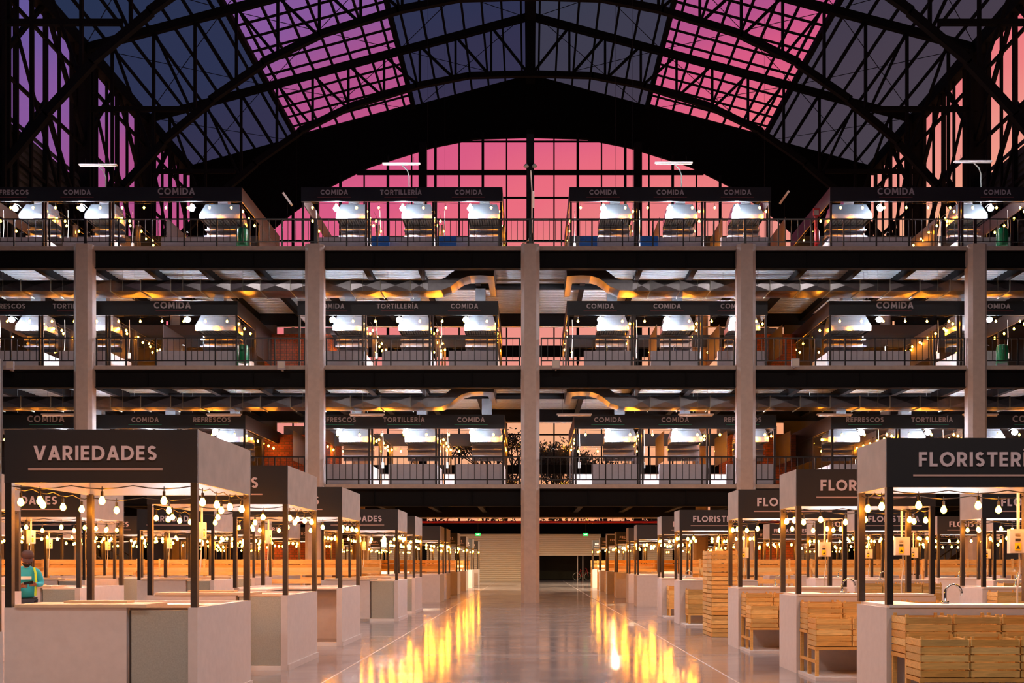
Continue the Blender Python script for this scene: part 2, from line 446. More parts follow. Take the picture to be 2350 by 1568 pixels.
for k, z in enumerate(LV[1:]):
    for s in (-1, 1):
        zc = z-1.27
        pts = [(s*(21.6-1.2*i), zc) for i in range(15)]+[(s*4.1, zc-.0), (s*3.6, zc+.02), (s*3.3, zc+.14), (s*3.05, zc+.34), (s*2.8, zc+.5), (s*2.45, zc+.6), (s*2.0, zc+.62), (s*1.7, zc+.6)]
        t_ = thing('ventilation_duct', 'creased galvanised duct hanging below the %s upper floor, %s half' % (('second', 'third')[k], 'left' if s < 0 else 'right'), 'duct', (0, 0, 0))
        link('duct_run', duct_path(pts, 41.0, 42.1, .42).mesh('duct_run', DUCT), t_)
        mb = MB()
        for i in range(15): mb.box((s*(21.6-1.2*i)-.012, 40.97, zc-.25), (s*(21.6-1.2*i)+.012, 42.13, zc+.25))
        link('flange', mb.mesh('flange', GALV), t_)
        mb = MB()
        for i in range(0, 15, 2):
            for yy in (40.95, 42.15): mb.tube([(s*(21.1-1.2*i), yy, zc-.25), (s*(21.1-1.2*i), yy, z-.2)], .008, 4)
        link('hanger', mb.mesh('hanger', GALV), t_)
        link('duct_elbow', duct_path([(s*1.7, zc+.6), (s*1.45, zc+.58)], 41.0, 44.2, .42).mesh('duct_elbow', DUCT), t_)
    t_ = link('dark_pipe', MB().tube([(-17, 43.6, z-.62), (17, 43.6, z-.62)], .13, 10).mesh('dark_pipe', BEAM, True))
    tag(t_, 'thick dark horizontal pipe running under the %s upper floor deck' % ('second', 'third')[k], 'pipe')
    for s in (-1, 1):
        t_ = link('rear_duct', duct_path([(s*(9.0+.9*i), z-1.48) for i in range(4)], 48.6, 49.4, .5).mesh('rear_duct', DUCT))
        tag(t_, 'short galvanised duct above the %s brick core, below the %s upper floor' % ('left' if s < 0 else 'right', ('second', 'third')[k]), 'duct')
for k, z in enumerate(LV):
    t_ = link('white_pipe', MB().tube([(-16, YB-.15, z-.888), (16, YB-.15, z-.888)], .035, 6).mesh('white_pipe', TUBE))
    tag(t_, 'thin white pipe along the rear beam under the %s upper floor' % flo[k], 'pipe')

# brick stair cores
for s, sd in ((-1, 'left'), (1, 'right')):
    for k, z in enumerate([0]+LV[:2]):
        mb = MB().box((s*9.25, 47.4, z), (s*12.3, 50.2, z+2.87))
        struct('wall_brick_%s_%d' % (sd, k+1), mb, BRICK)
    for k, z in enumerate(LV[:2]):
        struct('wall_rear_%s_%d' % (sd, k+1), MB().box((s*12.3, 49.6, z), (s*28.4, 49.75, z+3.8)), mat('dark_rear_wall', (52, 48, 48), .85))
for s, sd in ((-1, 'left'), (1, 'right')):
    t_ = thing('staircase', 'dark steel staircase with black railing behind the stalls, %s of the hall' % sd, 'staircase', (s*19.5, 45.5, 0))
    mb = MB()
    for i in range(22): mb.box((s*(i*.26-2.6), -.6, .19*(i+.9)), (s*(i*.26-2.3), .6, .19*(i+.9)+.04))
    link('tread', mb.mesh('tread', BEAM), t_)
    mb = MB()
    for y in (-.62, .62): mb.bar((s*-2.8, y, 0), (s*3.0, y, 4.3), .05, .25)
    link('stringer', mb.mesh('stringer', POST), t_)
    mb = MB()
    for y in (-.62, .62):
        mb.bar((s*-2.8, y, .95), (s*2.2, y, 4.4), .05)
        for i in range(18): mb.box((s*(-2.7+i*.27)-.012, y-.012, .07+i*.186), (s*(-2.7+i*.27)+.012, y+.012, 1.0+i*.186))
    link('handrail', mb.mesh('handrail', RAIL), t_)
# ------------------------------------------------------------------ the great roof (all sizes follow from the hall's 58 m span)
K = 1.6667
def R(x, h, d): return Vector((x*K, d*K, EYE+h*K))
def top_h(x): return 24.7-.268*abs(x)
ARC = [(0, 22.0), (2.8, 21.92), (5.15, 21.45), (8.2, 20.5), (10.4, 19.4), (12.4, 17.95), (14.3, 16.3), (15.8, 14.6), (17.4, 12.6)]
def arc_h(x):
    x = abs(x)
    for (a, b), (c, d) in zip(ARC[:-1], ARC[1:]):
        if x <= c: return b+(d-b)*(x-a)/(c-a)
    return ARC[-1][1]
DT = [14.2, 20.6, 27.0, 33.4, 39.8, 46.15]
WEB = [.15+1.61*k for k in range(1, 11)]
tn = ['sixth from the gable', 'fifth from the gable', 'fourth from the gable', 'third from the gable', 'second from the gable', 'next to the gable']
for d, nm in zip(DT, tn):
    t_ = thing('roof_truss', 'black steel roof truss with arched lower chord, the one %s' % nm, 'truss', (0, 0, 0), 'arched roof trusses')
    mb = MB()
    for s in (-1, 1): mb.bar(R(0, top_h(0)-.1, d), R(s*17.4, top_h(17.4)-.1, d), .35, .5)
    link('top_chord', mb.mesh('top_chord', ROOFSTEEL), t_)
    mb = MB()
    for s in (-1, 1):
        for (a, b), (c, e) in zip(ARC[:-1], ARC[1:]): mb.bar(R(s*(a-.04), b, d), R(s*(c+.04), e, d), .35, .42)
    link('bottom_chord', mb.mesh('bottom_chord', ROOFSTEEL), t_)
    link('king_post', MB().bar(R(0, 21.9, d), R(0, 24.6, d), .75, .4).mesh('king_post', ROOFSTEEL), t_)
    for s in (-1, 1):
        prev = 0.0
        for x in WEB:
            link('vertical_strut', MB().bar(R(s*x, arc_h(x), d), R(s*x, top_h(x), d), .17, .2).mesh('vertical_strut', ROOFSTEEL), t_)
            link('diagonal_brace', MB().bar(R(s*x, top_h(x)-.1, d), R(s*(prev+.08), arc_h(prev), d), .15, .18).mesh('diagonal_brace', ROOFSTEEL), t_)
            prev = x
        link('tie_strut', MB().bar(R(s*13.3, 17.6, d), R(s*17.4, 17.6, d), .25, .3).mesh('tie_strut', ROOFSTEEL), t_)
        # lattice column that carries the truss
        c_ = MB(); w = .32
        for a, b in ((-w, -.15), (w, -.15), (w, .15), (-w, .15)):
            c_.bar(R(s*17.4+a, -.9, d+b), R(s*17.4+a, top_h(17.4), d+b), .18)
        h = 0
        c_.box(tuple(R(s*17.4, -.9, d-.02)-Vector((.3, 0, 0))), tuple(R(s*17.4+.3, top_h(17.4), d+.02)))
        link('support_column', c_.mesh('support_column', ROOFSTEEL), t_)
D0 = -12.0       # the hall runs on behind the camera
# purlins, ridge, eaves
npur = 20
for s in (-1, 1):
    for i in range(npur+1):
        x = .42+.85*i
        if x > 17.4: break
        o = struct('beam_purlin', MB().bar(R(s*x, top_h(x)+.12, D0), R(s*x, top_h(x)+.12, 52.2), .12*K*.75, .18), ROOFSTEEL)
    struct('beam_eave', MB().bar(R(s*17.4, top_h(17.4)-.05, D0), R(s*17.4, top_h(17.4)-.05, 52.2), .7, .9), ROOFSTEEL)
struct('beam_ridge', MB().bar(R(0, 24.5, D0), R(0, 24.5, 52.2), .8, .5), ROOFSTEEL)
# opal sheets
def sheet(xa, xb, s, th=.23):
    a, b = R(s*xa, top_h(xa)+th, D0), R(s*xb, top_h(xb)+th, D0)
    c, d = R(s*xb, top_h(xb)+th, 52.4), R(s*xa, top_h(xa)+th, 52.4)
    return MB().poly([a, b, c, d], [(0, 1, 2, 3)])
for s, sd in ((-1, 'left'), (1, 'right')):
    struct('ceiling_sheet_inner_%s' % sd, sheet(0, 5.95, s), OPAL)
    struct('ceiling_sheet_outer_%s' % sd, sheet(11.9, 17.6, s), OPAL)
    w = struct('window_%d' % (1 if s < 0 else 2), sheet(5.95, 11.9, s, .26), GLASS)
    mb = MB()
    for q in range(61):
        d = -12.0+q*26.3/24.6
        mb.bar(R(s*5.95, top_h(5.95)+.2, d), R(s*11.9, top_h(11.9)+.2, d), .13, .12)
    for d in DT: mb.bar(R(s*5.95, top_h(5.95)+.2, d+.35), R(s*11.9, top_h(11.9)+.2, d+.35), .13, .12)
    struct('window_bars', mb, ROOFSTEEL, w)
    mb = MB()
    for x in (5.95, 11.9): mb.bar(R(s*x, top_h(x)+.1, D0), R(s*x, top_h(x)+.1, 52.2), .34, .4)
    struct('window_frame', mb, ROOFSTEEL, w)
mb = MB()
for d0, d1 in zip([27.0, 33.4, 39.8, 46.15], [33.4, 39.8, 46.15, 52.3]):
    for s in (-1, 1):
        for xa, xb in ((.3, 5.9), (5.9, 11.9), (11.9, 17.3)):
            mb.bar(R(s*xa, top_h(xa)-.02, d0), R(s*xb, top_h(xb)-.02, d1), .035); mb.bar(R(s*xb, top_h(xb)-.02, d0), R(s*xa, top_h(xa)-.02, d1), .035)
struct('beam_brace_rods', mb, ROOFSTEEL)
# side walls: open steel lattice above, dark louvred cladding below
HL = 14.85
for s, sd in ((-1, 'left'), (1, 'right')):
    w = struct('wall_%s' % sd, MB().box(tuple(R(s*17.45, -.96, D0)), tuple(R(s*17.6, 5, 52.3))), mat('dark_side_wall', (64, 60, 60), .85))
    LOUV = mat('grey_louvre', (52, 52, 54), .7)
    mb = MB()
    z = 5.0
    while z < HL:
        a, b = R(s*17.46, z, D0), R(s*17.46, z, 40.0)
        c, e = R(s*17.56, z+.26, 40.0), R(s*17.56, z+.26, D0)
        mb.poly([a, b, c, e], [(0, 1, 2, 3)]); z += .28
    mb.poly([R(s*17.58, 5, D0), R(s*17.58, 5, 40), R(s*17.58, HL, 40), R(s*17.58, HL, D0)], [(0, 1, 2, 3)])
    struct('wall_louvres', mb, LOUV, w)
    mb = MB(); d = -12.0; k = 0
    while d < 52.2:
        mb.bar(R(s*17.4, 5, d), R(s*17.4, top_h(17.4), d), .26 if k % 2 == 0 else .14, .2); d += 1.06; k += 1
    struct('wall_mullions', mb, ROOFSTEEL, w)
    mb = MB()
    for h in (10.2, 13.6, 16.2, 18.8): mb.bar(R(s*17.4, h, D0), R(s*17.4, h, 52.2), .16, .2)
    struct('wall_girts', mb, ROOFSTEEL, w)
    mb = MB()
    dd = [27.0, 33.4, 39.8, 46.15, 52.3]
    for a, b in zip(dd[:-1], dd[1:]):
        n = 4; hs = [9, 12.7, 16.4, 20.0]
        for i in range(3):
            m_ = (a+b)/2
            mb.bar(R(s*17.35, hs[i], a), R(s*17.35, hs[i+1], m_), .24, .24); mb.bar(R(s*17.35, hs[i+1], m_), R(s*17.35, hs[i], b), .24, .24)
        mb.bar(R(s*17.3, 19.4, a), R(s*17.3, 10.5, b), .16, .16)
    struct('wall_braces', mb, ROOFSTEEL, w)
    w = struct('window_%d' % (5 if s < 0 else 6), MB().poly([R(s*17.5, HL, D0), R(s*17.5, HL, 52.3), R(s*17.5, top_h(17.4), 52.3), R(s*17.5, top_h(17.4), D0)], [(0, 1, 2, 3)]), GLASS)
# gable wall above the arch
GD = 52.3
mb = MB(); xs = [x*.58 for x in range(-30, 31)]
for a, b in zip(xs[:-1], xs[1:]):
    P = [R(a, arc_h(a)-.28, GD), R(b, arc_h(b)-.28, GD), R(b, top_h(b)+.22, GD), R(a, top_h(a)+.22, GD)]
    Q = [p+Vector((0, .3, 0)) for p in P]
    mb.poly(P+Q, [(0, 1, 2, 3), (7, 6, 5, 4), (0, 4, 5, 1), (3, 2, 6, 7)])
struct('wall_gable', mb, CLAD)
struct('wall_front', MB().box((-29.3, -20.4, 0), (29.3, -20, 46)), mat('grey_front_wall', (120, 112, 108), .8))
# back glazing
gy = GD*K
def xlim(z):      # half width of the arch at world height z
    h = (z-EYE)/K
    for (a, b), (c, d) in zip(ARC[:-1], ARC[1:]):
        if d-.28 <= h <= b-.28: return (a+(c-a)*(b-.28-h)/(b-d+1e-9))*K
    return 29.0 if h < ARC[-1][1]-.28 else 0
w = struct('window_3', MB().poly([(-29, gy+.1, 4.85), (29, gy+.1, 4.85), (29, gy+.1, 22), (-29, gy+.1, 22)], [(0, 1, 2, 3)]), GLASS)
mb = MB()
for a, b in zip(xs[:-1], xs[1:]):
    if arc_h(a) > 12.0: mb.poly([(a*K, gy+.1, 22), (b*K, gy+.1, 22), R(b, arc_h(b)-.2, GD)+Vector((0, .1, 0)), R(a, arc_h(a)-.2, GD)+Vector((0, .1, 0))], [(0, 1, 2, 3)])
struct('pane_arch', mb, GLASS, w)
mb = MB(); x = -26
for i in range(-14, 15):
    X = i*2.02; h = arc_h(X/K)*K+EYE
    mb.box((X-.06, gy-.06, 4.8), (X+.06, gy+.06, h))
    if i % 2 == 0 and i: mb.box((X-.11, gy-.08, 18.5), (X+.11, gy+.08, h))
struct('window_mullions', mb, ROOFSTEEL, w)
for X in (-27.4, -18.3, -9.13, 0, 9.13, 18.3, 27.4):
    h = arc_h(X/K)*K+EYE
    struct('window_post', MB().box((X-.33, gy-.5, 0), (X+.33, gy+.1, h)), ROOFSTEEL, w)
mb = MB()
for z, t_ in ((PZ(325, gy), .12), (PZ(396, gy), .42), (PZ(454, gy), .14), (PZ(504, gy), .14), (PZ(553, gy), .14), (PZ(650, gy), .14), (PZ(700, gy), .14), (PZ(865, gy), .2), (PZ(998, gy), .1), (PZ(1150, gy), .12)):
    L_ = xlim(z); mb.box((-L_, gy-.07, z-t_/2), (L_, gy+.07, z+t_/2))
z0, z1 = PZ(819, gy), PZ(795, gy); mb.box((-29, gy-.3, z0), (29, gy+.2, z1))
z0, z1 = PZ(1088, gy), PZ(1068, gy); mb.box((-29, gy-.3, z0), (29, gy+.2, z1))
struct('window_transoms', mb, ROOFSTEEL, w)
struct('wall_back', MB().box((-29, gy-.3, 3.98), (29, gy+.4, 4.85)).box((-29, gy-.3, 0), (-27.7, gy+.4, 4)).box((27.7, gy-.3, 0), (29, gy+.4, 4)), CLAD)
for i, xa in enumerate([-24.3, -18.2, -12.1, -6.0, .3, 6.4, 12.5, 18.6]):
    xb = xa+5.7; zb = 2.16 if i == 4 else .03
    d = struct('door_%d' % (i+1), MB().box((xa-.3, gy-.25, 0), (xa, gy+.1, 3.98)), CLAD)
    mb = MB(); z = zb; k = 0
    while z < 3.97:
        pr = [(.04, z), (-.08, z+.02), (-.08, z+.07), (-.01, z+.14), (.04, z+.17)]
        for (a, b), (c, e) in zip(pr[:-1], pr[1:]): mb.poly([(xa, gy+a, b), (xb, gy+a, b), (xb, gy+c, min(e, 3.98)), (xa, gy+c, min(e, 3.98))], [(0, 1, 2, 3)])
        z += .17
    mb.box((xa, gy-.05, zb-.03), (xb, gy+.03, zb+.1))
    struct('door_shutter', mb, SHUT, d)
for x, lab in ((4.05, 'white upright pole standing in the open shutter doorway, left one'), (4.5, 'white upright pole standing in the open shutter doorway, right one')):
    tag(link('white_pole', MB().tube([(0, 0, 0), (0, 0, 2.6)], .04).mesh('white_pole', TUBE), None, (x, gy+.6, 0)), lab, 'pole')
bk = thing('bicycle', 'bicycle parked in the open shutter doorway beside the white poles', 'bicycle', (4.5, gy+1.2, 0))
for sx in (-.5, .5):
    link('wheel', MB().tube([(sx+.32*math.cos(a*PI/10), 0, .34+.32*math.sin(a*PI/10)) for a in range(21)], .02, 5).mesh('wheel', GALV), bk)
link('frame', MB().tube([(-.5, 0, .34), (-.15, 0, .85), (.38, 0, .85), (-.05, 0, .32), (-.5, 0, .34)], .02, 5).tube([(-.05, 0, .32), (-.18, 0, .98)], .02).tube([(.5, 0, .34), (.36, 0, 1.02), (.25, .2, 1.05)], .02).mesh('frame', RED), bk)
tag(link('perimeter_fence', MB().box((-40, 97, 0), (40, 97.2, 4.6)).mesh('perimeter_fence', CLAD)), 'dark boundary wall beyond the open shutter', 'wall', kind='structure')
tag(link('red_pipe', MB().tube([(-28, 49.9, 3.54), (28, 49.9, 3.54)], .055, 8).box((-18, 49.88, 3.5), (-17.97, 49.92, 3.779)).box((4, 49.88, 3.5), (4.03, 49.92, 3.779)).box((-4, 49.88, 3.5), (-4.03, 49.92, 3.779)).box((18, 49.88, 3.5), (17.97, 49.92, 3.779)).mesh('red_pipe', RED, True)), 'red sprinkler pipe running over the shutter doors', 'pipe')
for x, lab in ((PX(1097, 50), 'small green exit sign hanging over the central aisle, left one'), (PX(1344, 50), 'small green exit sign hanging over the central aisle, right one')):
    t_ = thing('exit_sign', lab, 'sign', (x, 50, PZ(1227, 50)))
    link('sign_panel', MB().box((-.12, -.02, -.07), (.12, .02, .07)).mesh('sign_panel', EXITG), t_)
    link('arrow', MB().box((-.08, -.025, -.01), (.03, -.02, .01)).poly([(.03, -.026, -.035), (.08, -.026, 0), (.03, -.026, .035)], [(0, 1, 2)]).mesh('arrow', EXITW), t_)
    link('hanger', MB().tube([(0, 0, .07), (0, 0, .86)], .008, 4).mesh('hanger', CABLE), t_)
# trees outside
def tree(x, y, h, r, label, seed):
    rnd = random.Random(seed); t_ = thing('tree', label, 'tree', (x, y, 0), 'trees outside the back windows')
    mb = MB(); tips = []
    def grow(p, d, l, rad, lev):
        q = p+d*l; mb.tube([p, q], [rad, rad*.65], 5)
        if lev == 0: tips.append(q); return
        for _ in range(3 if lev > 1 else 4):
            nd = (d+Vector((rnd.uniform(-1, 1), rnd.uniform(-1, 1), rnd.uniform(-.25, .7)))*.75).normalized(); grow(q, nd, l*.68, rad*.6, lev-1)
    grow(Vector((0, 0, 0)), Vector((0, 0, 1)), h*.34, h*.022, 4)
    link('trunk', mb.mesh('trunk', BARK), t_)
    mb = MB()
    for tp in tips:
        for _ in range(int(26*r)):
            c = tp+Vector((rnd.gauss(0, .5), rnd.gauss(0, .5), rnd.gauss(0, .4))); a = Vector((rnd.uniform(-1, 1), rnd.uniform(-1, 1), rnd.uniform(-1, 1))).normalized(); b = a.orthogonal()
            mb.poly([c, c+a*.2+b*.07, c+a*.36, c+a*.2-b*.07], [(0, 1, 2, 3)])
    link('foliage', mb.mesh('foliage', LEAF), t_)
tree(PX(1160, 96), 96, 15.5, .5, 'bare-looking dark tree outside the glass, left of the middle column', 3)
tree(PX(1110, 101), 101, 11.5, .5, 'thin twiggy tree silhouette outside the first-floor windows behind COMIDA stall', 11)
tree(PX(1262, 99), 99, 14.0, 1.0, 'dark leafy tree outside the glass, right of the middle column', 5)
tree(PX(1300, 95), 95, 13.0, .8, 'dark tree outside the glass behind the railing gap', 8)
tree(PX(1390, 97), 97, 11.5, .8, 'rounded dark tree silhouette outside beneath a steel hood', 9)
tree(PX(1540, 100), 100, 8.6, 1, 'low dark shrub-like tree outside, furthest right in the windows', 10)

rnd = random.Random(21); mb = MB().box((-30, 93, 0), (30, 94, 5.3))
for i in range(6000):
    x = rnd.uniform(-30, 30); c = Vector((x, rnd.uniform(92.4, 94.2), rnd.uniform(3.6, 5.15+.35*math.sin(x*1.3)+.4*math.sin(x*3.1)+.3)))
    a = Vector((rnd.uniform(-1, 1), rnd.uniform(-1, 1), rnd.uniform(-1, 1))).normalized()*.26; b = a.orthogonal().normalized()*.09
    mb.poly([c, c+a*.5+b, c+a, c+a*.5-b], [(0, 1, 2, 3)])
tag(link('hedge', mb.mesh('hedge', LEAF)), 'tall dark clipped hedge outside behind the shutter wall', 'hedge')
# ------------------------------------------------------------------ bulbs
def bulb_mb():
    return MB().lathe([(.012, .05), (.022, .03), (.036, .0), (.034, -.022), (.02, -.04), (.004, -.046)], n=8), BULB, True
def bulb_far_mb():
    return MB().lathe([(.018, .05), (.047, .0), (.02, -.05)], n=6), BULB
def strings(name_label, group, loc, runs, far=False, drop=.19):
    """runs: list of (start, end, n) along fascia bottoms; one thing per stall"""
    t_ = thing('string_lights', name_label, 'string lights', loc, group)
    def cab():
        mb = MB(); rr = random.Random(len(runs)*7)
        for a, b, n in runs:
            a = Vector(a); b = Vector(b); m = 4 if far else 12; pts = []
            for i in range(m+1):
                u = i/m; pts.append(a.lerp(b, u)-Vector((0, 0, .03+.035*abs(math.sin(u*PI*n)))))
            mb.tube(pts, .006, 4)
            for i in range(n):
                p = a.lerp(b, (i+.5)/n); mb.tube([p-Vector((0, 0, .04)), p-Vector((0, 0, drop-.05))], .005, 4)
                mb.tube([p-Vector((0, 0, drop-.10)), p-Vector((0, 0, drop-.04))], .016, 6)
        return mb, CABLE
    part('cable', ('cab', str(runs), far, drop), cab, t_)
    for a, b, n in runs:
        a = Vector(a); b = Vector(b)
        for i in range(n):
            p = a.lerp(b, (i+.5)/n)-Vector((0, 0, drop))
            part('bulb', 'bulbfar' if far else 'bulb', bulb_far_mb if far else bulb_mb, t_, p)
    return t_

# ------------------------------------------------------------------ ground floor stalls
PH = 1.11
def post(t_, x, y, z0, z1, w=.07, key='gp'):
    return part('post', (key, z0, z1, w), lambda: (MB().box((-w/2, -w/2, z0), (w/2, w/2, z1)), POST), t_, (x, y, 0))
def fascia(t_, w, d, z0, z1, text, cap, side_mat, far=False, line=LINEP, lmat=LETTER, smat=SIGN, up=.42, dx=0):
    th = .03
    def box_front(): return MB().box((-w/2, 0, z0), (w/2, th, z1), 0, [1, 0, 0, 0, 1, 0]), [smat, ROOFIN]
    part('sign_panel', ('ff', w, z0, z1, smat.name), box_front, t_, (0, -d/2, 0))
    part('back_panel', ('fb', w, z0, z1, smat.name), lambda: (MB().box((-w/2, -th, z0), (w/2, 0, z1), 0, [1, 0, 1, 0, 0, 0]), [smat, ROOFIN]), t_, (0, d/2, 0))
    for s in (-1, 1):
        part('side_panel', ('fs', d, z0, z1, side_mat.name, s), lambda: (MB().box((-.015*s, -d/2+th, z0), (.015*s, d/2-th, z1)), side_mat), t_, (s*(w/2-.015), 0, 0))
    if text:
        lz = z0+(z1-z0)*up
        part('lettering', ('txt', text, cap, lz, lmat.name), lambda: (text_mb(text, cap, None, 0, lz)[0], lmat), t_, (dx, -d/2, 0))
        lw = (text_width(text, cap)+.12)/2
        part('underline', ('ul', text, cap, lz, line.name), lambda: (MB().box((-lw, -.01, lz-cap*.68), (lw, 0, lz-cap*.55)), line), t_, (dx, -d/2, 0))
def canopy_top(t_, w, d, z, key):
    def mk():
        mb = MB().box((-w/2+.03, -d/2+.03, z), (w/2-.03, d/2-.03, z+.02), 0)
        for q in range(3): mb.box((-w/2+.04, -d/2+.2+q*(d-.4)/2-.03, z-.06), (w/2-.04, -d/2+.2+q*(d-.4)/2+.03, z))
        return mb, ROOFIN
    part('canopy_roof', (key, w, d, z), mk, t_)
def lamp(t_, x, y, z, L=.9):
    l = part('ceiling_lamp', ('led', L), lambda: (MB().box((-L/2, -.04, 0), (L/2, .04, .03)), GALV), t_, (x, y, z))
    part('light_tube', ('ledt', L), lambda: (MB().box((-L/2+.02, -.025, -.02), (L/2-.02, .025, 0)), LED), l, (0, 0, 0))
def elbox(t_, x, y, ztop, zc=1.86, turn=False):
    b = part('electrical_box', 'ebox', lambda: (MB().box((-.11, -.08, -.14), (.11, 0, .14)).box((-.105, -.085, -.135), (.105, -.08, .135)), BOXM), t_, (x, y, zc))
    if turn: b.rotation_euler = (0, 0, PI/2)
    part('warning_label', 'ebl', lambda: (MB().box((-.06, -.09, -.11), (0.01, -.085, -.02), 0).poly([(-.05, -.092, -.09), (0, -.092, -.09), (-.025, -.092, -.045)], [(0, 1, 2)], 1).box((-.055, -.09, 0), (.005, -.085, .03), 1).box((-.055, -.09, .06), (.005, -.085, .064), 1).box((-.055, -.09, .08), (.005, -.085, .084), 1), [YEL, LABEL]), b)
    part('conduit', ('cond', ztop-zc), lambda: (MB().tube([(0, -.04, .14), (0, -.04, ztop-zc)], .018, 6).tube([(0.02, -.03, -.14), (.03, -.02, -.35), (0, -.02, -.55), (.01, 0, -.72)], .011, 5), BOXM), b)

def stall_left(xr, y0, label, text, door=True, lid=True, far=False, box=True, W_=2.07, D_=2.1, cap=.155):
    t_ = thing('market_stall', label, 'market stall', (xr-W_/2, y0+D_/2, 0), 'VARIEDADES stalls left of the central aisle' if text == 'VARIEDADES' else 'fruit and vegetable stalls, left side')
    w, d, th = W_/2, D_/2, .10
    if not far:
        xo = w-.10-(.64 if door is not None else 0)
        if door is not None:
            part('front_wall', ('lf', xo), lambda: (MB().box((-w, -d, 0), (xo-.02, -d+th, PH)), PLASTER), t_)
        if door:
            part('service_door', ('ld', xo), lambda: (MB().box((xo, -d+.03, .08), (w-.11, -d+.05, PH-.03)).box((xo, -d+.025, .08), (xo+.02, -d+.055, PH-.03), 1), [GALV, LABEL]), t_)
        part('side_wall', 'lsr', lambda: (MB().box((w-th, -d, 0), (w, d, PH)).box((w, -d+.01, 0), (w+.025, d, .09)), PLASTER), t_)
        part('side_wall', 'lsl', lambda: (MB().box((-w, -d+th, 0), (-w+th, d, PH)), PLASTER), t_)
        part('rear_wall', 'lsb', lambda: (MB().box((-w+th, d-th, 0), (w-th, d, PH-.002)), PLASTER), t_)
        part('worktop', 'lwt', lambda: (MB().box((-w+th, -d+th, PH-.07), (-w+.62, d-th, PH-.03)).box((-w+.62, d-.6, PH-.07), (w-th, d-th, PH-.03)), WHITE), t_)
        part('threshold', 'lth', lambda: (MB().box((-w+th, -d, 0), (w-th, -d+th, .07)), WHITE), t_)
        if lid:
            part('counter_lid', 'llid', lambda: (MB().box((-w+.12, -d-.02, PH), (xo+.20, -d+.62, PH+.035)).box((-w+.5, -d+.3, PH+.035), (-w+1.2, -d+.5, PH+.06)), LID), t_)
        if box: elbox(t_, -.9, d-.12, 2.5, 2.12, True)
    else:
        part('counter', 'lfar', lambda: (MB().box((-w, -d, 0), (w, -d+th, PH)).box((-w, -d+th, 0), (-w+th, d, PH)).box((w-th, -d+th, 0), (w, d, PH)).box((-w+th, -d+th, PH-.08), (w-th, d, PH-.02), 1), [PLASTER, WHITE]), t_)
    for sx in (-1, 1):
        for sy in (-1, 1): post(t_, sx*(w-.04), sy*(d-.04), PH, 2.46)
    fascia(t_, W_, D_, 2.45, 3.02, text, cap, CANVAS, dx=-.055)
    canopy_top(t_, W_, D_, 2.72, 'ct'); lamp(t_, 0, .3, 2.66)
    return t_

def stall_right(xl, y0, label, text, far=False, W_=2.0, D_=1.0, cap=.155):
    t_ = thing('flower_stall' if text == 'FLORISTERÍA' else 'market_stall', label, 'market stall', (xl+W_/2, y0+D_/2, 0), 'FLORISTERÍA stalls right of the central aisle' if text == 'FLORISTERÍA' else 'fruit and vegetable stalls, right side')
    w, d, th = W_/2, D_/2, .10
    part('front_wall', 'rf', lambda: (MB().box((-w+th, -d+.0, 0), (w-th, -d+th, PH)), PLASTER), t_)
    for s in (-1, 1): part('side_wall', ('rs', s), lambda: (MB().box((s*w, -d, 0), (s*(w-th), d, PH)), PLASTER), t_)
    part('worktop', 'rw', lambda: (MB().box((-w+.03, -d-.01, PH), (w-.03, -d+.42, PH+.03)).box((-w+.05, -d+.42, PH), (-w+.5, d, PH+.03)), WHITE), t_)
    if not far:
        part('faucet', 'rfau', lambda: (MB().tube([(0, 0, 0), (0, 0, .12)]+[(.09-.09*math.cos(a*PI/8), 0, .12+.09*math.sin(a*PI/8)) for a in range(1, 9)]+[(.18, 0, .09)], .014, 7).box((-.03, -.03, 0), (.03, .03, .03)), CHROME, True), t_, (-w+.75, -d+.3, PH+.03))
        part('base_slab', 'rb', lambda: (MB().box((-w+.02, -d-.92, 0), (w, -d, .045)), PLASTER), t_)
        elbox(t_, w-.16, d-.06, 2.4, 1.84)
    for sx in (-1, 1):
        for sy in (-1, 1): post(t_, sx*(w-.04), sy*(d-.04), PH+.03, 2.41, key='rp')
    fascia(t_, W_, D_, 2.40, 2.93, text, cap, CANVAS)
    canopy_top(t_, W_, D_, 2.66, 'ct'); lamp(t_, 0, .1, 2.6)
    return t_

def runs_for(w, d, z, nx, ny):
    return [((-w, -d, z), (w, -d, z), nx), ((-w, d, z), (w, d, z), nx), ((w, -d, z), (w, d, z), ny), ((-w, -d, z), (-w, d, z), ny)]

rowL = {'A': (-3.57, 'row along the aisle, left side'), 'B': (-8.53, 'second row left of the aisle'), 'C': (-12.0, 'third row left of the aisle'), 'D': (-16.4, 'fourth row left of the aisle')}
rowR = {'A': (3.82, 'row along the aisle, right side'), 'B': (8.3, 'second row right of the aisle'), 'C': (11.85, 'third row right of the aisle'), 'D': (16.3, 'fourth row right of the aisle')}
yL = {'A': [10.98, 15.06, 19.4, 27.6, 31.7, 40.4, 43.6, 50.2, 56.8, 63.0, 70.0],
      'B': [15.06, 19.4, 27.6, 31.7, 35.9, 42.0, 52.6, 58.6, 64.6, 71],
      'C': [27.6, 31.7, 35.9, 41.0, 45.1, 52.6, 58.6, 64.6],
      'D': [31.7, 35.9, 42.0, 52.6, 60]}
yR = {'A': [10.98, 14.7, 18.8, 26.2, 29.8, 36.7, 39.8, 45.4, 50.9, 56.0, 62.8],
      'B': [18.8, 26.2, 29.8, 35.5, 41.5, 45.4, 52.6, 58, 64],
      'C': [26.2, 29.8, 35.5, 41.0, 45.1, 52.6, 58],
      'D': [29.8, 35.5, 42.0, 52.6, 60]}
def nearness(i): return ORD[min(i, 12)]
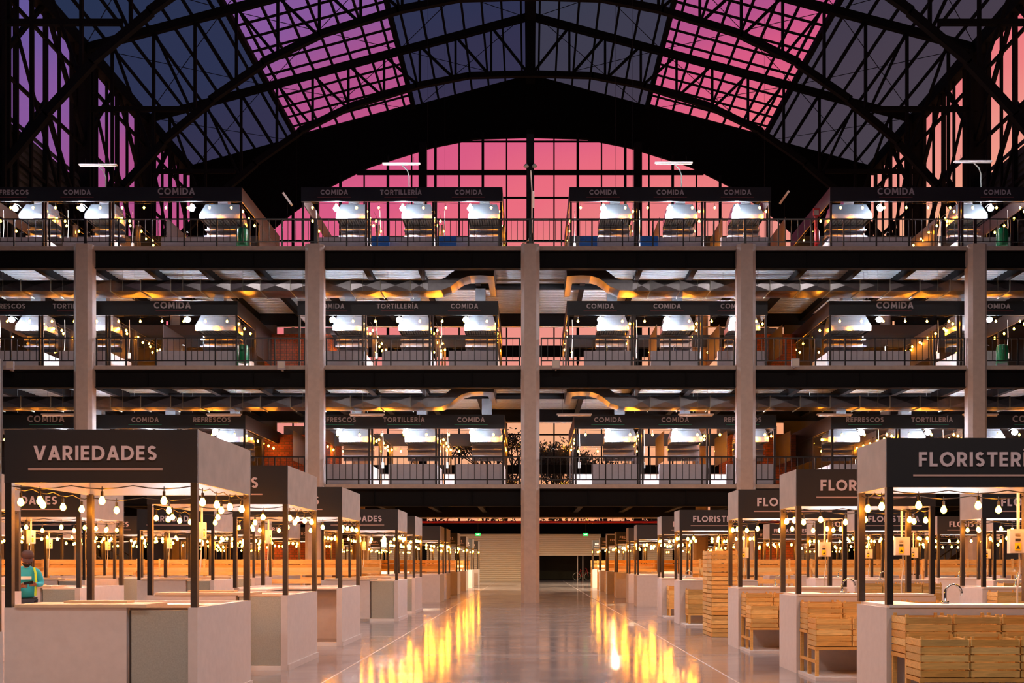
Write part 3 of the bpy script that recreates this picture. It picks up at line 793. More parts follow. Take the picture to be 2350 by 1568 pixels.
for r, ys in yL.items():
    xr, rd = rowL[r]
    for i, y in enumerate(ys):
        far = y > 34; text = 'VARIEDADES' if y < 34 else ('' if (r == 'A' and y < 45) else 'FRUTAS Y VERDURAS')
        lab = ('%s from the front, %s' % ({'VARIEDADES': 'VARIEDADES stall', '': 'dark unlettered stall', 'FRUTAS Y VERDURAS': 'FRUTAS Y VERDURAS stall'}[text]+', '+nearness(i), rd))
        stall_left(xr, y, lab, text, door=(None if (r == 'A' and i == 2) else True), lid=not (r == 'A' and i == 2), far=far, box=(y > 12), cap=.155 if text == 'VARIEDADES' else .125)
        w, d = 1.0, 1.02
        strings('amber bulb string of the %s stall, %s' % (nearness(i), rd), 'bulb strings on the ground-floor stalls',
                (xr-1.035, y+1.05, 2.45), runs_for(w, d, 0, 3, 4) if y < 33 else runs_for(w, d, 0, 2, 3), far)
# the stall whose rear corner stands at the left edge of the picture
stall_left(-3.71, 5.1, 'stall at the extreme left edge, only its rear corner post and counter showing', 'VARIEDADES', box=False)
strings('amber bulb string on the stall at the extreme left edge', 'bulb strings on the ground-floor stalls', (-3.71-1.035, 6.15, 2.45), runs_for(1, 1.02, 0, 3, 4))
for r, ys in yR.items():
    xl, rd = rowR[r]
    for i, y in enumerate(ys):
        far = y > 34; text = 'FLORISTERÍA' if y < 34 else ('' if (r == 'A' and y < 44) else 'FRUTAS Y VERDURAS')
        lab = ('%s from the front, %s' % ({'FLORISTERÍA': 'FLORISTERÍA stall', '': 'dark unlettered stall', 'FRUTAS Y VERDURAS': 'FRUTAS Y VERDURAS stall'}[text]+', '+nearness(i), rd))
        stall_right(xl, y, lab, text, far, cap=.155 if text == 'FLORISTERÍA' else .12)
        strings('amber bulb string of the %s stall, %s' % (nearness(i), rd), 'bulb strings on the ground-floor stalls',
                (xl+1.0, y+.5, 2.40), runs_for(.96, .46, 0, 3, 2) if y < 33 else runs_for(.96, .46, 0, 3, 1), far)

# ------------------------------------------------------------------ crates
def crate_parts(t_, w, d, h, v):
    rnd = random.Random(v); n = 5; sh = h/n
    def side(axis, s):
        mb = MB()
        for i in range(n):
            z0, z1 = i*sh+.006, (i+1)*sh-.006; mi = rnd.randrange(4)
            if axis == 'x': mb.box((s*w/2, -d/2, z0), (s*(w/2-.012), d/2, z1), mi)
            else: mb.box((-w/2+.012, s*d/2, z0), (w/2-.012, s*(d/2-.012), z1), mi)
        return mb, WOODS
    part('front_boards', ('cf', w, d, h, v), lambda: side('y', -1), t_)
    part('back_boards', ('cb', w, d, h, v), lambda: side('y', 1), t_)
    part('side_boards', ('cl', w, d, h, v), lambda: side('x', -1), t_)
    part('side_boards', ('cr', w, d, h, v), lambda: side('x', 1), t_)
    part('base_boards', ('cbs', w, d), lambda: (MB().box((-w/2+.02, -d/2+.02, .01), (w/2-.02, d/2-.02, .022)), WOODS), t_)
    for a in (-1, 1):
        for b in (-1, 1):
            part('corner_post', ('cp', h), lambda: (MB().box((-.014, -.014, 0), (.014, .014, h+.022)), WOODS), t_, (a*(w/2-.027), b*(d/2-.027), 0))
def crate(x, y, z, w, d, h, v, label, group):
    t_ = thing('wooden_crate', label, 'crate', (x, y, z), group); crate_parts(t_, w, d, h, v)
    return t_
def rack(x0, yb, n, label):
    """stepped wooden stand with crates; x0 left edge, yb the counter front"""
    w = n*.5; t_ = thing('crate_stand', label, 'display stand', (x0+w/2, yb-.42, .045))
    def leg(z): return MB().box((-.022, -.022, 0), (.022, .022, z)), WOODS
    for sx in (-1, 0, 1):
        for yy, z in ((.39, .60), (-.0, .60), (-.37, .40)):
            part('leg', ('rleg', z), lambda: leg(z), t_, (sx*(w/2-.03), yy, 0))
    part('upper_shelf', ('rus', w), lambda: (MB().box((-w/2, -.01, .56), (w/2, .41, .60)), WOODS[1]), t_)
    part('lower_shelf', ('rls', w), lambda: (MB().box((-w/2, -.40, .36), (w/2, -.0, .40)), WOODS[1]), t_)
    mb = lambda: (MB().box((-w/2, -.39, .18), (-w/2+.03, .40, .22)).box((w/2-.03, -.39, .18), (w/2, .40, .22)), WOODS[1])
    part('side_rail', ('rsr', w), mb, t_)
names4 = ['leftmost', 'second from left', 'third from left', 'fourth from left']
for si, (y, n) in enumerate([(10.98, 4), (14.7, 4), (18.8, 4)]):
    nm = ORD[si]
    rack(3.86, y-.01, n, 'stepped wooden stand holding crates against the front of the %s FLORISTERÍA stall' % nm)
    for i in range(n):
        crate(3.86+.25+.5*i, y-.22, .65, .485, .40, .385, (i+si*3) % 5, 'open pine crate, upper row, %s FLORISTERÍA stall, %s' % (nm, names4[i]), 'crates on the stepped stands')
        crate(3.86+.25+.5*i, y-.63, .45, .485, .40, .385, (i+si*2+1) % 5, 'open pine crate, lower row, %s FLORISTERÍA stall, %s' % (nm, names4[i]), 'crates on the stepped stands')
for si, (y, n) in enumerate([(26.2, 3), (29.8, 3)]):
    nm = ORD[si+3]
    for i in range(n):
        crate(3.95+.27+.54*i, y-.26, .30, .52, .44, .60, (i+2*si) % 5, 'deep wooden crate before the %s FLORISTERÍA stall, %s' % (nm, names4[i]), 'deep crates at the further flower stalls')
    t_ = thing('low_stand', 'low wooden stand under the deep crates at the %s FLORISTERÍA stall' % nm, 'stand', (4.76, y-.26, .045))
    for a in (-.76, .76):
        for b in (-.2, .2): part('leg', 'lsleg', lambda: (MB().box((-.025, -.025, 0), (.025, .025, .22)), WOODS[0]), t_, (a, b, 0))
    part('platform', 'lsp', lambda: (MB().box((-.8, -.23, .21), (.8, .23, .255)), WOODS[0]), t_)
for j in range(2):
    for i in range(4):
        crate(4.13, 21.76+.275+.565*j, .462*i, .56, .54, .455, (i+j*2) % 5, 'wooden crate of the %s tall stack by the aisle, %s one' % (('front', 'rear')[j], ('lowest', 'second', 'third', 'topmost')[i]), 'tall crate stacks by the flower stalls')
for x0, y, lab in [(8.36, 18.8, 'third'), (8.36, 26.2, 'fourth'), (11.9, 26.2, 'fifth')]:
    for i in range(4):
        crate(x0+.25+.5*i, y-.25, .66, .485, .40, .40, i % 5, 'orange pine crate, flower stall of the %s, %s' % ({'third': 'second row, nearest one', 'fourth': 'second row, next one', 'fifth': 'third row'}[lab], names4[i]), 'crates in the rows further right')
    t_ = thing('crate_bench', 'wooden bench under orange crates, %s' % {'third': 'second row nearest stall', 'fourth': 'second row next stall', 'fifth': 'third row stall'}[lab], 'stand', (x0+1, y-.25, 0))
    for a in (-.95, .95):
        for b in (-.17, .17): part('leg', 'cbl', lambda: (MB().box((-.025, -.025, 0), (.025, .025, .62)), WOODS[1]), t_, (a, b, 0))
    part('bench_top', 'cbt', lambda: (MB().box((-1, -.2, .62), (1, .2, .655)), WOODS[1]), t_)
# wooden produce displays of the fruit stalls
def display(x, y, w, label):
    t_ = thing('produce_display', label, 'display shelf', (x, y, 0), 'long wooden produce displays')
    part('back_board', ('pd1', w), lambda: (MB().box((-w/2, .30, 1.38), (w/2, .33, 1.51), 1).box((-w/2, .30, 1.54), (w/2, .33, 1.68), 0), WOODS), t_)
    part('tray', ('pd2', w), lambda: (MB().poly([(-w/2, .28, 1.40), (w/2, .28, 1.40), (w/2, -.15, 1.18), (-w/2, -.15, 1.18), (-w/2, .28, 1.37), (w/2, .28, 1.37), (w/2, -.15, 1.15), (-w/2, -.15, 1.15)], [(0, 1, 2, 3), (4, 7, 6, 5), (3, 2, 6, 7), (0, 4, 5, 1)]).box((-w/2, -.19, 1.15), (w/2, -.16, 1.27)), SHELFW), t_)
    part('lower_tray', ('pd3', w), lambda: (MB().box((-w/2, -.40, .88), (w/2, -.10, .91)).box((-w/2, -.43, .88), (w/2, -.40, 1.02)), SHELFW), t_)
    for s in (-1, 0, 1):
        part('upright', 'pdu', lambda: (MB().box((-.03, .25, 0), (.03, .33, 1.7)).box((-.03, -.43, 0), (.03, -.37, .9)), SHELFW), t_, (s*(w/2-.03), 0, 0))
for s in (-1, 1):
    sd = 'left' if s < 0 else 'right'
    for j, y in enumerate((34.6, 39.2, 49.0)):
        for i, x in enumerate((7.3, 11.1, 14.9, 18.8)):
            if j == 2 and i == 1: continue
            display(s*x, y+.0, 3.1, 'wooden produce display %s of the aisle, %s line, %s outward' % (sd, ORD[j], ('first', 'second', 'third', 'fourth')[i]))
    for i, y in enumerate((47.9, 54.0, 60.2, 66.6)):
        display(s*4.9, y, 1.9, 'wooden display shelf beside the aisle, %s side, %s back' % (sd, ORD[i]))
        crate(s*4.35, y-.75, 0, .5, .42, .55, i, 'wooden floor crate before a display, %s aisle edge, %s back' % (sd, ORD[i]), 'floor crates beside the far aisle')

# ------------------------------------------------------------------ upper floor food stalls
YS = 41.9; SD = 6.3
def up_stall(x0, x1, z, text, big, label, level, last_left, last_right, hood_side, top, post_l=True):
    w = x1-x0; cx = (x0+x1)/2
    line = LINET if level == 0 else LINER
    t_ = thing('food_stall', label, 'food stall', (cx, YS+SD/2, z), 'food stalls on the %s upper floor' % flo[level])
    hw, hd = w/2, SD/2; cap = .27 if big else .20
    part('sign_panel', ('uf', round(w, 2), level), lambda: (MB().box((-hw, -hd, 2.42), (hw, -hd+.04, 3.0)), SIGNUP), t_)
    lz = 2.42+.58*.47
    part('lettering', ('ut', text, cap, level), lambda: (text_mb(text, cap, None, 0, 0)[0], LETUP), t_, (0, -hd, lz))
    lw = .68
    part('underline', ('uu', level), lambda: (MB().box((-lw, -.008, -.115), (lw, 0, -.09)), line), t_, (0, -hd, lz))
    for s, fl in ((-1, last_left), (1, last_right)):
        if fl:
            part('side_fascia', ('us', s), lambda: (MB().box((-.02, -hd+.04, 2.42), (.02, hd, 3.0)), mat('brown_black_fascia', (58, 48, 44), .5)), t_, (s*(hw-.02), 0, 0))
    part('rear_fascia', ('ub', round(w, 2)), lambda: (MB().box((-hw, hd-.04, 2.42), (hw, hd, 3.0)), SIGNUP), t_)
    for s in (-1, 1):
        for y in (-hd+.1, -.2, hd-.1):
            part('post', 'up', lambda: (MB().box((-.04, -.04, 0), (.04, .04, 2.42)), POST), t_, (s*(hw-.06), y, 0))
    # counters: grey front block, lower white gap piece, cross wall
    cw = min(w*.74, 2.0 if not big else w*.62)
    s = hood_side
    c0 = s*(hw-.02); c1 = s*(hw-.02-cw)
    part('front_counter', ('uc', round(w, 2), s), lambda: (MB().box((min(c0, c1), -hd+.12, 0), (max(c0, c1), -hd+.3, .99)), GREYP), t_)
    part('side_counter', ('ucs', round(w, 2), s), lambda: (MB().box((c0, -hd+.3, 0), (c0-s*.12, -hd+2.6, .97)), WHITE), t_)
    part('back_counter', ('ucb', round(w, 2), s), lambda: (MB().box((-hw+.1, -hd+2.6, 0), (hw-.1, -hd+2.75, .78)), WHITE), t_)
    part('divider_panel', ('udp', s), lambda: (MB().box((c0-.01, -hd+2.8, 1.4), (c0+.01, hd-.5, 2.7)), mat('dark_panel', (70, 66, 68), .6)), t_)
    # switch box and pipe
    part('wiring_pipe', 'uwp', lambda: (MB().tube([(0, 0, 2.6), (.02, 0, 1.9), (-.02, 0, 1.2)], .014, 5).box((-.05, -.03, .95), (.05, .03, 1.2)), BOXM), t_, (-s*(hw-.28), -hd+1.6, 0))
    # white lamp
    lx = c0-s*1.32 if not big else c0-s*2.15
    a = part('lamp_arm', 'ula', lambda: (MB().tube([(0, 0, 0), (0, .25, .06), (0, .5, .02)], .014, 5).lathe([(.03, .03), (.05, .0), (.05, -.03)], n=8), GALV), t_, (lx, -hd+.35, 2.43))
    part('white_bulb', 'uwb', lambda: (MB().lathe([(.04, .09), (.10, .04), (.125, -.02), (.09, -.10), (.02, -.13)], n=10), COOL, True), t_, (lx, -hd+.35, 2.34 if level < 2 else 2.27))
    # hood
    hx = s*(hw-.78) if not big else s*(hw-1.15)
    h_ = thing('exhaust_hood', 'steel hood, %s' % label.replace('food stall on the', 'stall,', 1).replace(' unit of the', ','), 'range hood', (cx+hx, YS+1.35, z+1.98), 'stainless hoods of the food stalls')
    hwid = .66 if not big else .85
    def hood():
        p0, p1 = [(-hwid, -.5), (hwid, -.5), (hwid, .5), (-hwid, .5)], [(-hwid+.14, -.18), (hwid-.14, -.18), (hwid-.14, .5), (-hwid+.14, .5)]
        pts = [(x, y, .22) for x, y in p0]+[(x, y, .72) for x, y in p1]
        mb = MB().poly(pts, [(0, 1, 5, 4), (1, 2, 6, 5), (2, 3, 7, 6), (3, 0, 4, 7), (4, 5, 6, 7)])
        return mb, HOOD
    part('canopy', ('uh', hwid), hood, h_)
    part('lip', ('uhl', hwid), lambda: (MB().box((-hwid, -.5, 0), (hwid, -.48, .22)).box((-hwid, .48, 0), (hwid, .5, .22)).box((-hwid, -.48, 0), (-hwid+.02, .48, .22)).box((hwid-.02, -.48, 0), (hwid, .48, .22)), HOOD), h_)
    def filt():
        mb = MB()
        for q in range(12): mb.box((-hwid+.05+q*(2*hwid-.1)/12, -.45, .05+.006*q % .02), (-hwid+.05+(q+.7)*(2*hwid-.1)/12, .45, .09))
        return mb, GALV
    part('filter_grille', ('uhf', hwid), filt, h_)
    top_h_ = (4.6-1.98) if level < 2 else 1.2
    part('flue', ('ufl', level), lambda: (MB().box((-.21, -.1, .70), (.21, .3, top_h_-.75 if level < 2 else 1.12)), HOOD), h_)
    if level == 2:
        def louv():
            mb = MB().box((-.24, -.2, 1.10), (.24, .3, 1.14)).box((-.24, -.2, 1.38), (.24, .3, 1.40)).box((-.24, -.1, 1.1), (-.22, .3, 1.4)).box((.22, -.1, 1.1), (.24, .3, 1.4)).box((-.22, .1, 1.12), (.22, .3, 1.39))
            for q in range(4): mb.poly([(-.23, -.2, 1.15+q*.065), (.23, -.2, 1.15+q*.065), (.23, -.1, 1.19+q*.065), (-.23, -.1, 1.19+q*.065)], [(0, 1, 2, 3)])
            return mb, [mat('dark_green_vent', (60, 84, 86), .4, metal=.4)]
        part('louvre_vent', 'ulv', louv, h_)
    part('stove_shelf', ('uss', hwid), lambda: (MB().box((-hwid, .1, -.55), (hwid, .5, -.5)).box((-hwid, .2, -.25), (hwid, .5, -.2)).box((-hwid, .5, -.7), (hwid, .52, .1)), DUCT), h_)
    part('tap', 'utp', lambda: (MB().tube([(0, 0, 0), (0, 0, .2), (.05, 0, .26), (.11, 0, .22)], .012, 5), CHROME), t_, (s*.3, -hd+.25, .99))
    # bulbs
    runs = [((-hw, 0, 0), (hw, 0, 0), 6 if big else 3), ((-hw, SD-.1, 0), (hw, SD-.1, 0), 6 if big else 3), ((hw-.1, 0, 0), (hw-.1, SD, 0), 7), ((-hw+.1, 1, 0), (-hw+.1, SD, 0), 4)]
    strings('amber bulbs, %s' % label.replace('food stall on the', 'stall,', 1).replace(' unit of the', ','), 'bulb strings on the upper-floor food stalls', (cx, YS+.06, z+2.42), runs, True, .24)

def sx(x): return PX(x, YS)
LAY = [
 [('left', -1, [(-45, 256, 'COMIDA', 1), (256, 410, 'COMIDA', 0), (410, 563, 'REFRESCOS', 0)]), ('centre-left', 1, [(698, 850, 'REFRESCOS', 0), (850, 1004, 'TORTILLERÍA', 0), (1004, 1158, 'COMIDA', 0)]),
  ('centre-right', 1, [(1318, 1472, 'COMIDA', 0), (1472, 1627, 'COMIDA', 0), (1627, 1782, 'REFRESCOS', 0)]), ('right', -1, [(1908, 2062, 'REFRESCOS', 0), (2062, 2216, 'TORTILLERÍA', 0), (2216, 2516, 'COMIDA', 1)])],
 [('left', 1, [(-62, 92, 'REFRESCOS', 0), (92, 246, 'TORTILLERÍA', 0), (246, 545, 'COMIDA', 1)]), ('centre-left', 1, [(683, 835, 'COMIDA', 0), (835, 989, 'TORTILLERÍA', 0), (989, 1143, 'COMIDA', 0)]),
  ('centre-right', 1, [(1301, 1454, 'COMIDA', 0), (1454, 1608, 'COMIDA', 0), (1608, 1762, 'COMIDA', 0)]), ('right', -1, [(1903, 2204, 'COMIDA', 1), (2204, 2370, 'COMIDA', 0)])],
 [('left', 1, [(-54, 100, 'REFRESCOS', 0), (100, 254, 'COMIDA', 0), (254, 555, 'COMIDA', 1)]), ('centre-left', 1, [(691, 843, 'COMIDA', 0), (843, 997, 'TORTILLERÍA', 0), (997, 1153, 'COMIDA', 0)]),
  ('centre-right', 1, [(1307, 1461, 'COMIDA', 0), (1461, 1615, 'COMIDA', 0), (1615, 1770, 'COMIDA', 0)]), ('right', -1, [(1905, 2207, 'COMIDA', 1), (2207, 2370, 'COMIDA', 0)])]]
for k, groups in enumerate(LAY):
    for gname, hs, units in groups:
        for i, (a, b, text, big) in enumerate(units):
            pos = ['left', 'middle', 'right'][i] if len(units) == 3 else ['left', 'right'][i]
            lab = '%s food stall on the %s upper floor, %s unit of the %s block' % (text, flo[k], pos, gname)
            if gname == 'left': hsd = 1
            elif gname == 'right': hsd = -1
            else: hsd = 1
            up_stall(sx(a), sx(b), LV[k], text, big, lab, k, i == 0, i == len(units)-1, hsd, k == 2)

# ------------------------------------------------------------------ small things of the upper floors
def batten(x, y, z, L, lab, rot=0, tilt=0, sl=.3):
    t_ = thing('fluorescent_lamp', lab, 'lamp', (x, y, z), 'unlit strip lamps')
    part('housing', ('bh', L), lambda: (MB().box((-L/2, -.07, .0), (L/2, .07, .05)), TUBE), t_)
    part('tube', ('bt', L), lambda: (MB().tube([(-L/2+.04, 0, -.02), (L/2-.04, 0, -.02)], .03, 8), TUBE, True), t_)
    part('suspension', ('bs', L, sl), lambda: (MB().tube([(-L/3, 0, .05), (-L/3, 0, sl)], .005, 4).tube([(L/3, 0, .05), (L/3, 0, sl)], .005, 4), CABLE), t_)
    t_.rotation_euler = (0, tilt, rot)
    return t_
for i, x in enumerate((136, 514, 842, 1318, 1597, 1915, 2250)):
    batten(PX(x, 41.4), 41.4, PZ(953, 41.4), 1.42, 'unlit white strip lamp hanging in front of the first-floor signs, %s from the left' % ORD[i].replace('nearest', 'first'), sl=1.4)
for i, x in enumerate((430, 860, 1690, 1960)):
    batten(PX(x, 42.3), 42.6, LV[1]+3.12, 1.5, 'unlit white strip lamp above the second-floor signs, %s from the left' % ORD[i].replace('nearest', 'first'), sl=1.3)
for i, (x, y) in enumerate(((225, 380), (921, 377), (1546, 375), (2233, 372))):
    t_ = batten(PX(x, 43.5), 43.5, PZ(y, 43.5), 1.6, 'strip lamp on a bent pole above the top-floor stalls, %s from the left' % ORD[i].replace('nearest', 'first'))
    link('bent_pole', MB().tube([(0, 0, 0), (.25, 0, -.25), (.33, 0, -.5), (.33, 0, -1.85)], .025, 6).mesh('bent_pole', GALV), t_)
for i, (x, y, r) in enumerate(((660, 457, .95), (1800, 453, -.95))):
    t_ = thing('wall_strip_light', 'slanted grey strip light in front of the dark gable, %s side' % ('left' if i == 0 else 'right'), 'lamp', (PX(x, 48), 48, PZ(y, 48)))
    link('housing', MB().box((-.36, -.05, -.05), (.36, .05, .05)).mesh('housing', TUBE), t_); t_.rotation_euler = (0, r, 0)
    link('pole', MB().tube([(0, 0, 0), (0, 0, LV[2]-PZ(y, 48))], .012, 5).mesh('pole', BEAM), t_).rotation_euler = (0, -r, 0)
t_ = thing('twin_spotlight', 'pair of small spotlights and a conduit on the middle glazing post', 'lamp', (0, 49.8, PZ(385, 49.8)))
link('pole', MB().box((-.17, -.1, LV[2]-PZ(385, 49.8)), (.17, .1, 1.6)).mesh('pole', ROOFSTEEL), t_)
for s in (-1, 1): link('spotlight', MB().lathe([(.05, .1), (.13, .0), (.13, -.03)], c=(s*.2, -.2, 0), n=10).mesh('spotlight', GALV), t_)
link('conduit', MB().tube([(.02, -.15, -.2), (.08, -.15, -1.2), (.08, -.15, -3.2), (-.1, -.15, -3.6), (-.4, -.15, -3.75)], .03, 6).box((.10, -.2, -2.0), (.2, -.12, -1.2)).mesh('conduit', TUBE), t_)
fl = [(645, 838, 1), (1276, 836, 1), (1826, 832, 1), (22, 838, 1)]
for i, (x, y, k) in enumerate(fl):
    t_ = thing('floodlight', 'square floodlight on the second-floor slab edge, %s' % ('left of the second column', 'just right of the middle column', 'right of the fourth column', 'at the far left')[i], 'floodlight', (PX(x, 39.7), 39.7, PZ(y, 39.7)))
    link('housing', MB().box((-.15, 0, -.17), (.15, .08, .15)).box((-.03, .08, -.2), (.03, .3, -.1)).mesh('housing', GREYP), t_)
    link('lens', MB().box((-.13, -.012, -.13), (.13, 0, .13)).mesh('lens', BOXM), t_)
def bin_(x, k, lab):
    t_ = thing('litter_bin', lab, 'litter bin', (PX(x, 40.9), 40.9, LV[k]))
    link('drum', MB().lathe([(.20, .28), (.215, .30), (.215, .92), (.19, .97), (.12, .99)], n=20).mesh('drum', BINM, True), t_)
    link('stand', MB().tube([(-.23, 0, 0), (-.23, 0, .8)], .02).tube([(.23, 0, 0), (.23, 0, .8)], .02).box((-.25, -.15, 0), (-.21, .15, .02)).box((.21, -.15, 0), (.25, .15, .02)).mesh('stand', BINM), t_)
bin_(557, 2, 'green litter bin behind the top-floor railing, left side'); bin_(2300, 2, 'green litter bin behind the top-floor railing, right side')
bin_(558, 1, 'green litter bin behind the second-floor railing, left side'); bin_(2300, 1, 'green litter bin behind the second-floor railing, right side')
t_ = thing('fire_point', 'red fire extinguisher post with a white sign behind the top-floor railing', 'fire extinguisher', (PX(1873, 40.8), 40.8, LV[2]))
link('post', MB().box((-.05, -.04, 0), (.05, .04, 1.75)).mesh('post', RED), t_)
link('extinguisher', MB().lathe([(.09, .3), (.1, .35), (.1, .8), (.04, .88), (.03, .95)], c=(0, -.12, 0), n=12).mesh('extinguisher', RED, True), t_)
link('sign', MB().box((-.13, -.05, 1.42), (.13, -.03, 1.75), 0).box((-.09, -.055, 1.47), (.09, -.05, 1.66), 1).mesh('sign', [RED, BOXM]), t_)
for i, (a, b) in enumerate(((1142-880+600, 0), (1142, 0))): pass
for i, x in enumerate((873, 1027, 1350, 1490)):
    tag(link('blue_panel', MB().box((-.36, 0, 0), (.36, .06, .9)).mesh('blue_panel', BLUE), None, (PX(x, 41.6), 41.6, LV[2])), 'blue plastic panel between top-floor counters, %s from the left' % ORD[i].replace('nearest', 'first'), 'panel')

# ------------------------------------------------------------------ the person
def person():
    D = 18.2; t_ = thing('person', 'person in turquoise shirt with lime stripes and dark cap looking down at a phone', 'person', (PX(60, D), D, 0))
    t_.rotation_euler = (0, 0, .42)
    SKIN = mat('skin_brown', (150, 98, 74), .5); SHIRT = mat('turquoise_shirt', (38, 176, 205), .7, noise=.08, nscale=6, bump=.2)
    CAP = mat('maroon_cap', (66, 46, 48), .7); BEARD = mat('dark_beard', (34, 26, 24), .9); LIME = mat('lime_stripe', (196, 235, 60), .5)
    TR = mat('dark_trousers', (38, 42, 56), .8); PRINT = mat('white_print', (235, 238, 238), .6); PH_ = mat('black_phone', (18, 18, 22), .25)
    def skin(name, joints, edges, m, sub=2):
        me = bpy.data.meshes.new(name); me.from_pydata([j[0] for j in joints], edges, []); me.materials.append(m)
        o = link(name, me, t_); o.modifiers.new('skin', 'SKIN').use_smooth_shade = True
        for i, j in enumerate(joints):
            r = j[1]; me.skin_vertices[0].data[i].radius = (r, r) if isinstance(r, (int, float)) else r
        me.skin_vertices[0].data[0].use_root = True
        s = o.modifiers.new('sub', 'SUBSURF'); s.levels = sub; s.render_levels = sub
        return o
    # legs, feet and pelvis, torso with sleeves, neck as one body
    J = [((0, .02, .95), (.16, .12)), ((-.10, .02, .88), .10), ((-.11, .0, .50), .07), ((-.12, .03, .10), .05), ((-.13, -.10, .05), .045),
         ((.10, .02, .88), .10), ((.12, .0, .50), .07), ((.13, .03, .10), .05), ((.15, -.10, .05), .045)]
    skin('trousers', J, [(0, 1), (1, 2), (2, 3), (3, 4), (0, 5), (5, 6), (6, 7), (7, 8)], TR)
    S = [((0, .03, .93), (.19, .13)), ((0, .03, 1.12), (.18, .125)), ((0, .02, 1.32), (.19, .13)), ((0, .01, 1.44), (.14, .10)), ((0, -.01, 1.53), .065),
         ((-.19, .0, 1.43), .068), ((-.29, .03, 1.20), .055), ((-.09, -.26, 1.18), .042),
         ((.19, .0, 1.43), .068), ((.25, .0, 1.20), .055), ((.17, -.27, 1.20), .042)]
    skin('shirt', S, [(0, 1), (1, 2), (2, 3), (3, 4), (3, 5), (5, 6), (6, 7), (3, 8), (8, 9), (9, 10)], SHIRT)
    # head with neck, nose, ears
    bm = bmesh.new(); bmesh.ops.create_uvsphere(bm, u_segments=20, v_segments=14, radius=.105)
    for v in bm.verts:
        v.co.z *= 1.18; v.co.x *= .86
        if v.co.z < -.04: v.co.x *= .88; v.co.y *= .92
    me = bpy.data.meshes.new('head'); bm.to_mesh(me); bm.free(); me.materials.append(SKIN)
    me.polygons.foreach_set('use_smooth', [True]*len(me.polygons))
    head = link('head', me, t_, (.02, -.07, 1.655)); head.rotation_euler = (.5, .05, .12)
    def hp(name, mb, m, smooth=True): return link(name, mb.mesh(name, m, smooth), head)
    hp('nose', MB().poly([(-.014, -.10, -.03), (.014, -.10, -.03), (0, -.132, -.028), (0, -.102, .025)], [(0, 2, 3), (1, 3, 2), (0, 1, 2), (0, 3, 1)]), SKIN, False)
    hp('ear', MB().lathe([(.005, -.03), (.016, -.01), (.018, .015), (.008, .03)], c=(-.092, .0, -.01), n=8).lathe([(.005, -.03), (.016, -.01), (.018, .015), (.008, .03)], c=(.092, .0, -.01), n=8), SKIN)
    hp('eye', MB().lathe([(.004, -.008), (.011, 0), (.004, .008)], c=(-.034, -.094, .012), n=8).lathe([(.004, -.008), (.011, 0), (.004, .008)], c=(.034, -.094, .012), n=8), BEARD)
    hp('mouth', MB().box((-.024, -.098, -.064), (.024, -.09, -.056)), mat('lips', (120, 66, 58), .5), False)
    mb = MB(); n = 14
    for j in range(4):
        for i in range(n):
            a0 = PI*(1.05+.9*i/n); a1 = PI*(1.05+.9*(i+1)/n); z0 = -.05-.02*j; z1 = z0-.022; r0 = .10-.010*j; r1 = .10-.010*(j+1)
            mb.poly([(r0*.92*math.cos(a0), r0*1.03*math.sin(a0), z0), (r0*.92*math.cos(a1), r0*1.03*math.sin(a1), z0), (r1*.92*math.cos(a1), r1*1.03*math.sin(a1), z1), (r1*.92*math.cos(a0), r1*1.03*math.sin(a0), z1)], [(0, 1, 2, 3)])
    hp('beard', mb, BEARD)
    mb = MB().lathe([(.094, .03), (.106, .06), (.102, .10), (.078, .135), (.03, .152)], c=(0, .005, 0), n=18)
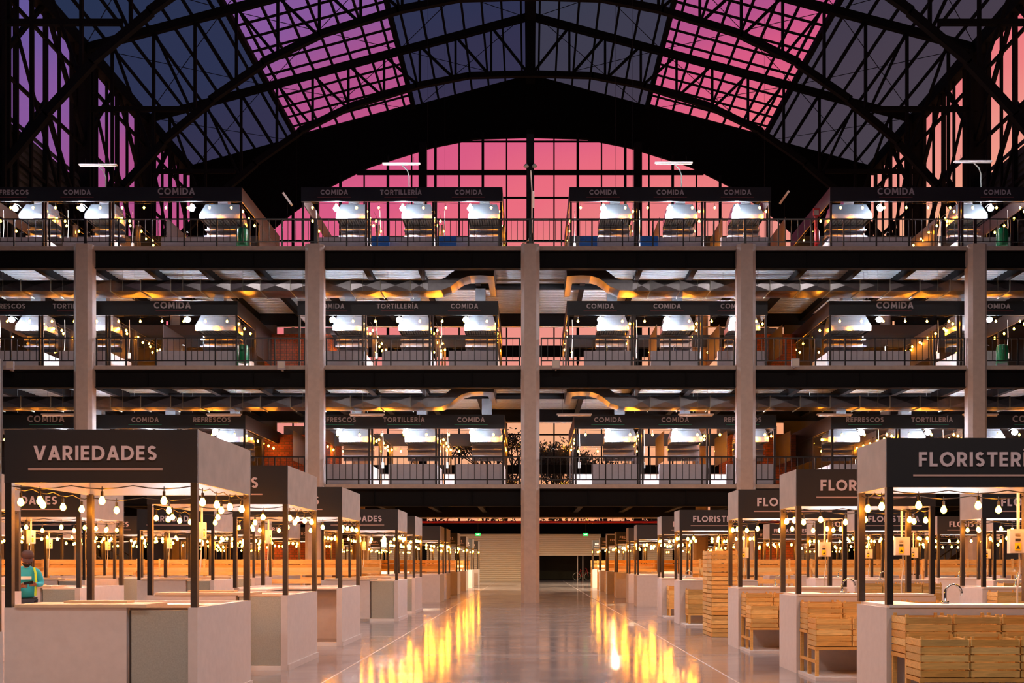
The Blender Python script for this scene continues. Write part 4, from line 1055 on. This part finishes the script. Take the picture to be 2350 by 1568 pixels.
    mb.poly([(-.08, -.06, .05), (.08, -.06, .05), (.075, -.15, .035), (.035, -.19, .03), (-.035, -.19, .03), (-.075, -.15, .035)]+[(-.08, -.06, .04), (.08, -.06, .04), (.075, -.15, .025), (.035, -.19, .02), (-.035, -.19, .02), (-.075, -.15, .025)],
            [(0, 1, 2, 3, 4, 5), (11, 10, 9, 8, 7, 6), (0, 5, 11, 6), (5, 4, 10, 11), (4, 3, 9, 10), (3, 2, 8, 9), (2, 1, 7, 8)])
    hp('cap', mb, CAP)
    skin('neck', [((0, .0, 1.46), .055), ((.01, -.04, 1.60), .052)], [(0, 1)], SKIN, 1)
    # hands: palm and five fingers each
    def hand(px, py, pz, s):
        P = [((px, py, pz), .03), ((px+s*.045, py-.05, pz+.015), (.036, .022))]; E = [(0, 1)]
        for q in range(4):
            fx = px+s*.055; b = (fx+s*.012, py-.055-.0*q, pz+.045-.019*q); L_ = (.030, .036, .034, .026)[q]
            i = len(P); P += [(b, .0095), ((b[0]+s*L_, b[1]-.022, b[2]), .009), ((b[0]+s*(L_+.012), b[1]+.008, b[2]-.002), .008)]
            E += [(1, i), (i, i+1), (i+1, i+2)]
        i = len(P); P += [((px+s*.02, py-.06, pz+.045), .011), ((px+s*.05, py-.082, pz+.062), .009)]; E += [(0, i), (i, i+1)]
        skin('hand', P, E, SKIN, 1)
    hand(-.08, -.29, 1.17, 1); hand(.17, -.30, 1.19, -1)
    ph = link('lime_sash', MB().tube([(-.13, -.11, 1.50), (-.155, -.135, 1.40), (-.16, -.14, 1.25), (-.15, -.13, 1.0)], .018, 4).tube([(.13, -.11, 1.50), (.155, -.135, 1.40), (.16, -.14, 1.25), (.15, -.13, 1.0)], .018, 4).tube([(-.33, -.04, 1.17), (-.27, -.10, 1.13), (-.23, -.1, 1.22)], .015, 4).mesh('lime_sash', LIME), t_)
    link('shirt_print', MB().box((-.10, -.145, 1.29), (.09, -.135, 1.345)).mesh('shirt_print', PRINT), t_)
    f = link('phone', MB().box((-.075, -.04, -.005), (.075, .04, .005)).mesh('phone', PH_), None, tuple(Matrix.Translation(t_.location) @ Matrix.Rotation(.42, 4, 'Z') @ Vector((.05, -.37, 1.235))))
    f.rotation_euler = (.5, -.15, .42); tag(f, 'black phone held in both hands by the person in turquoise', 'phone')
person()
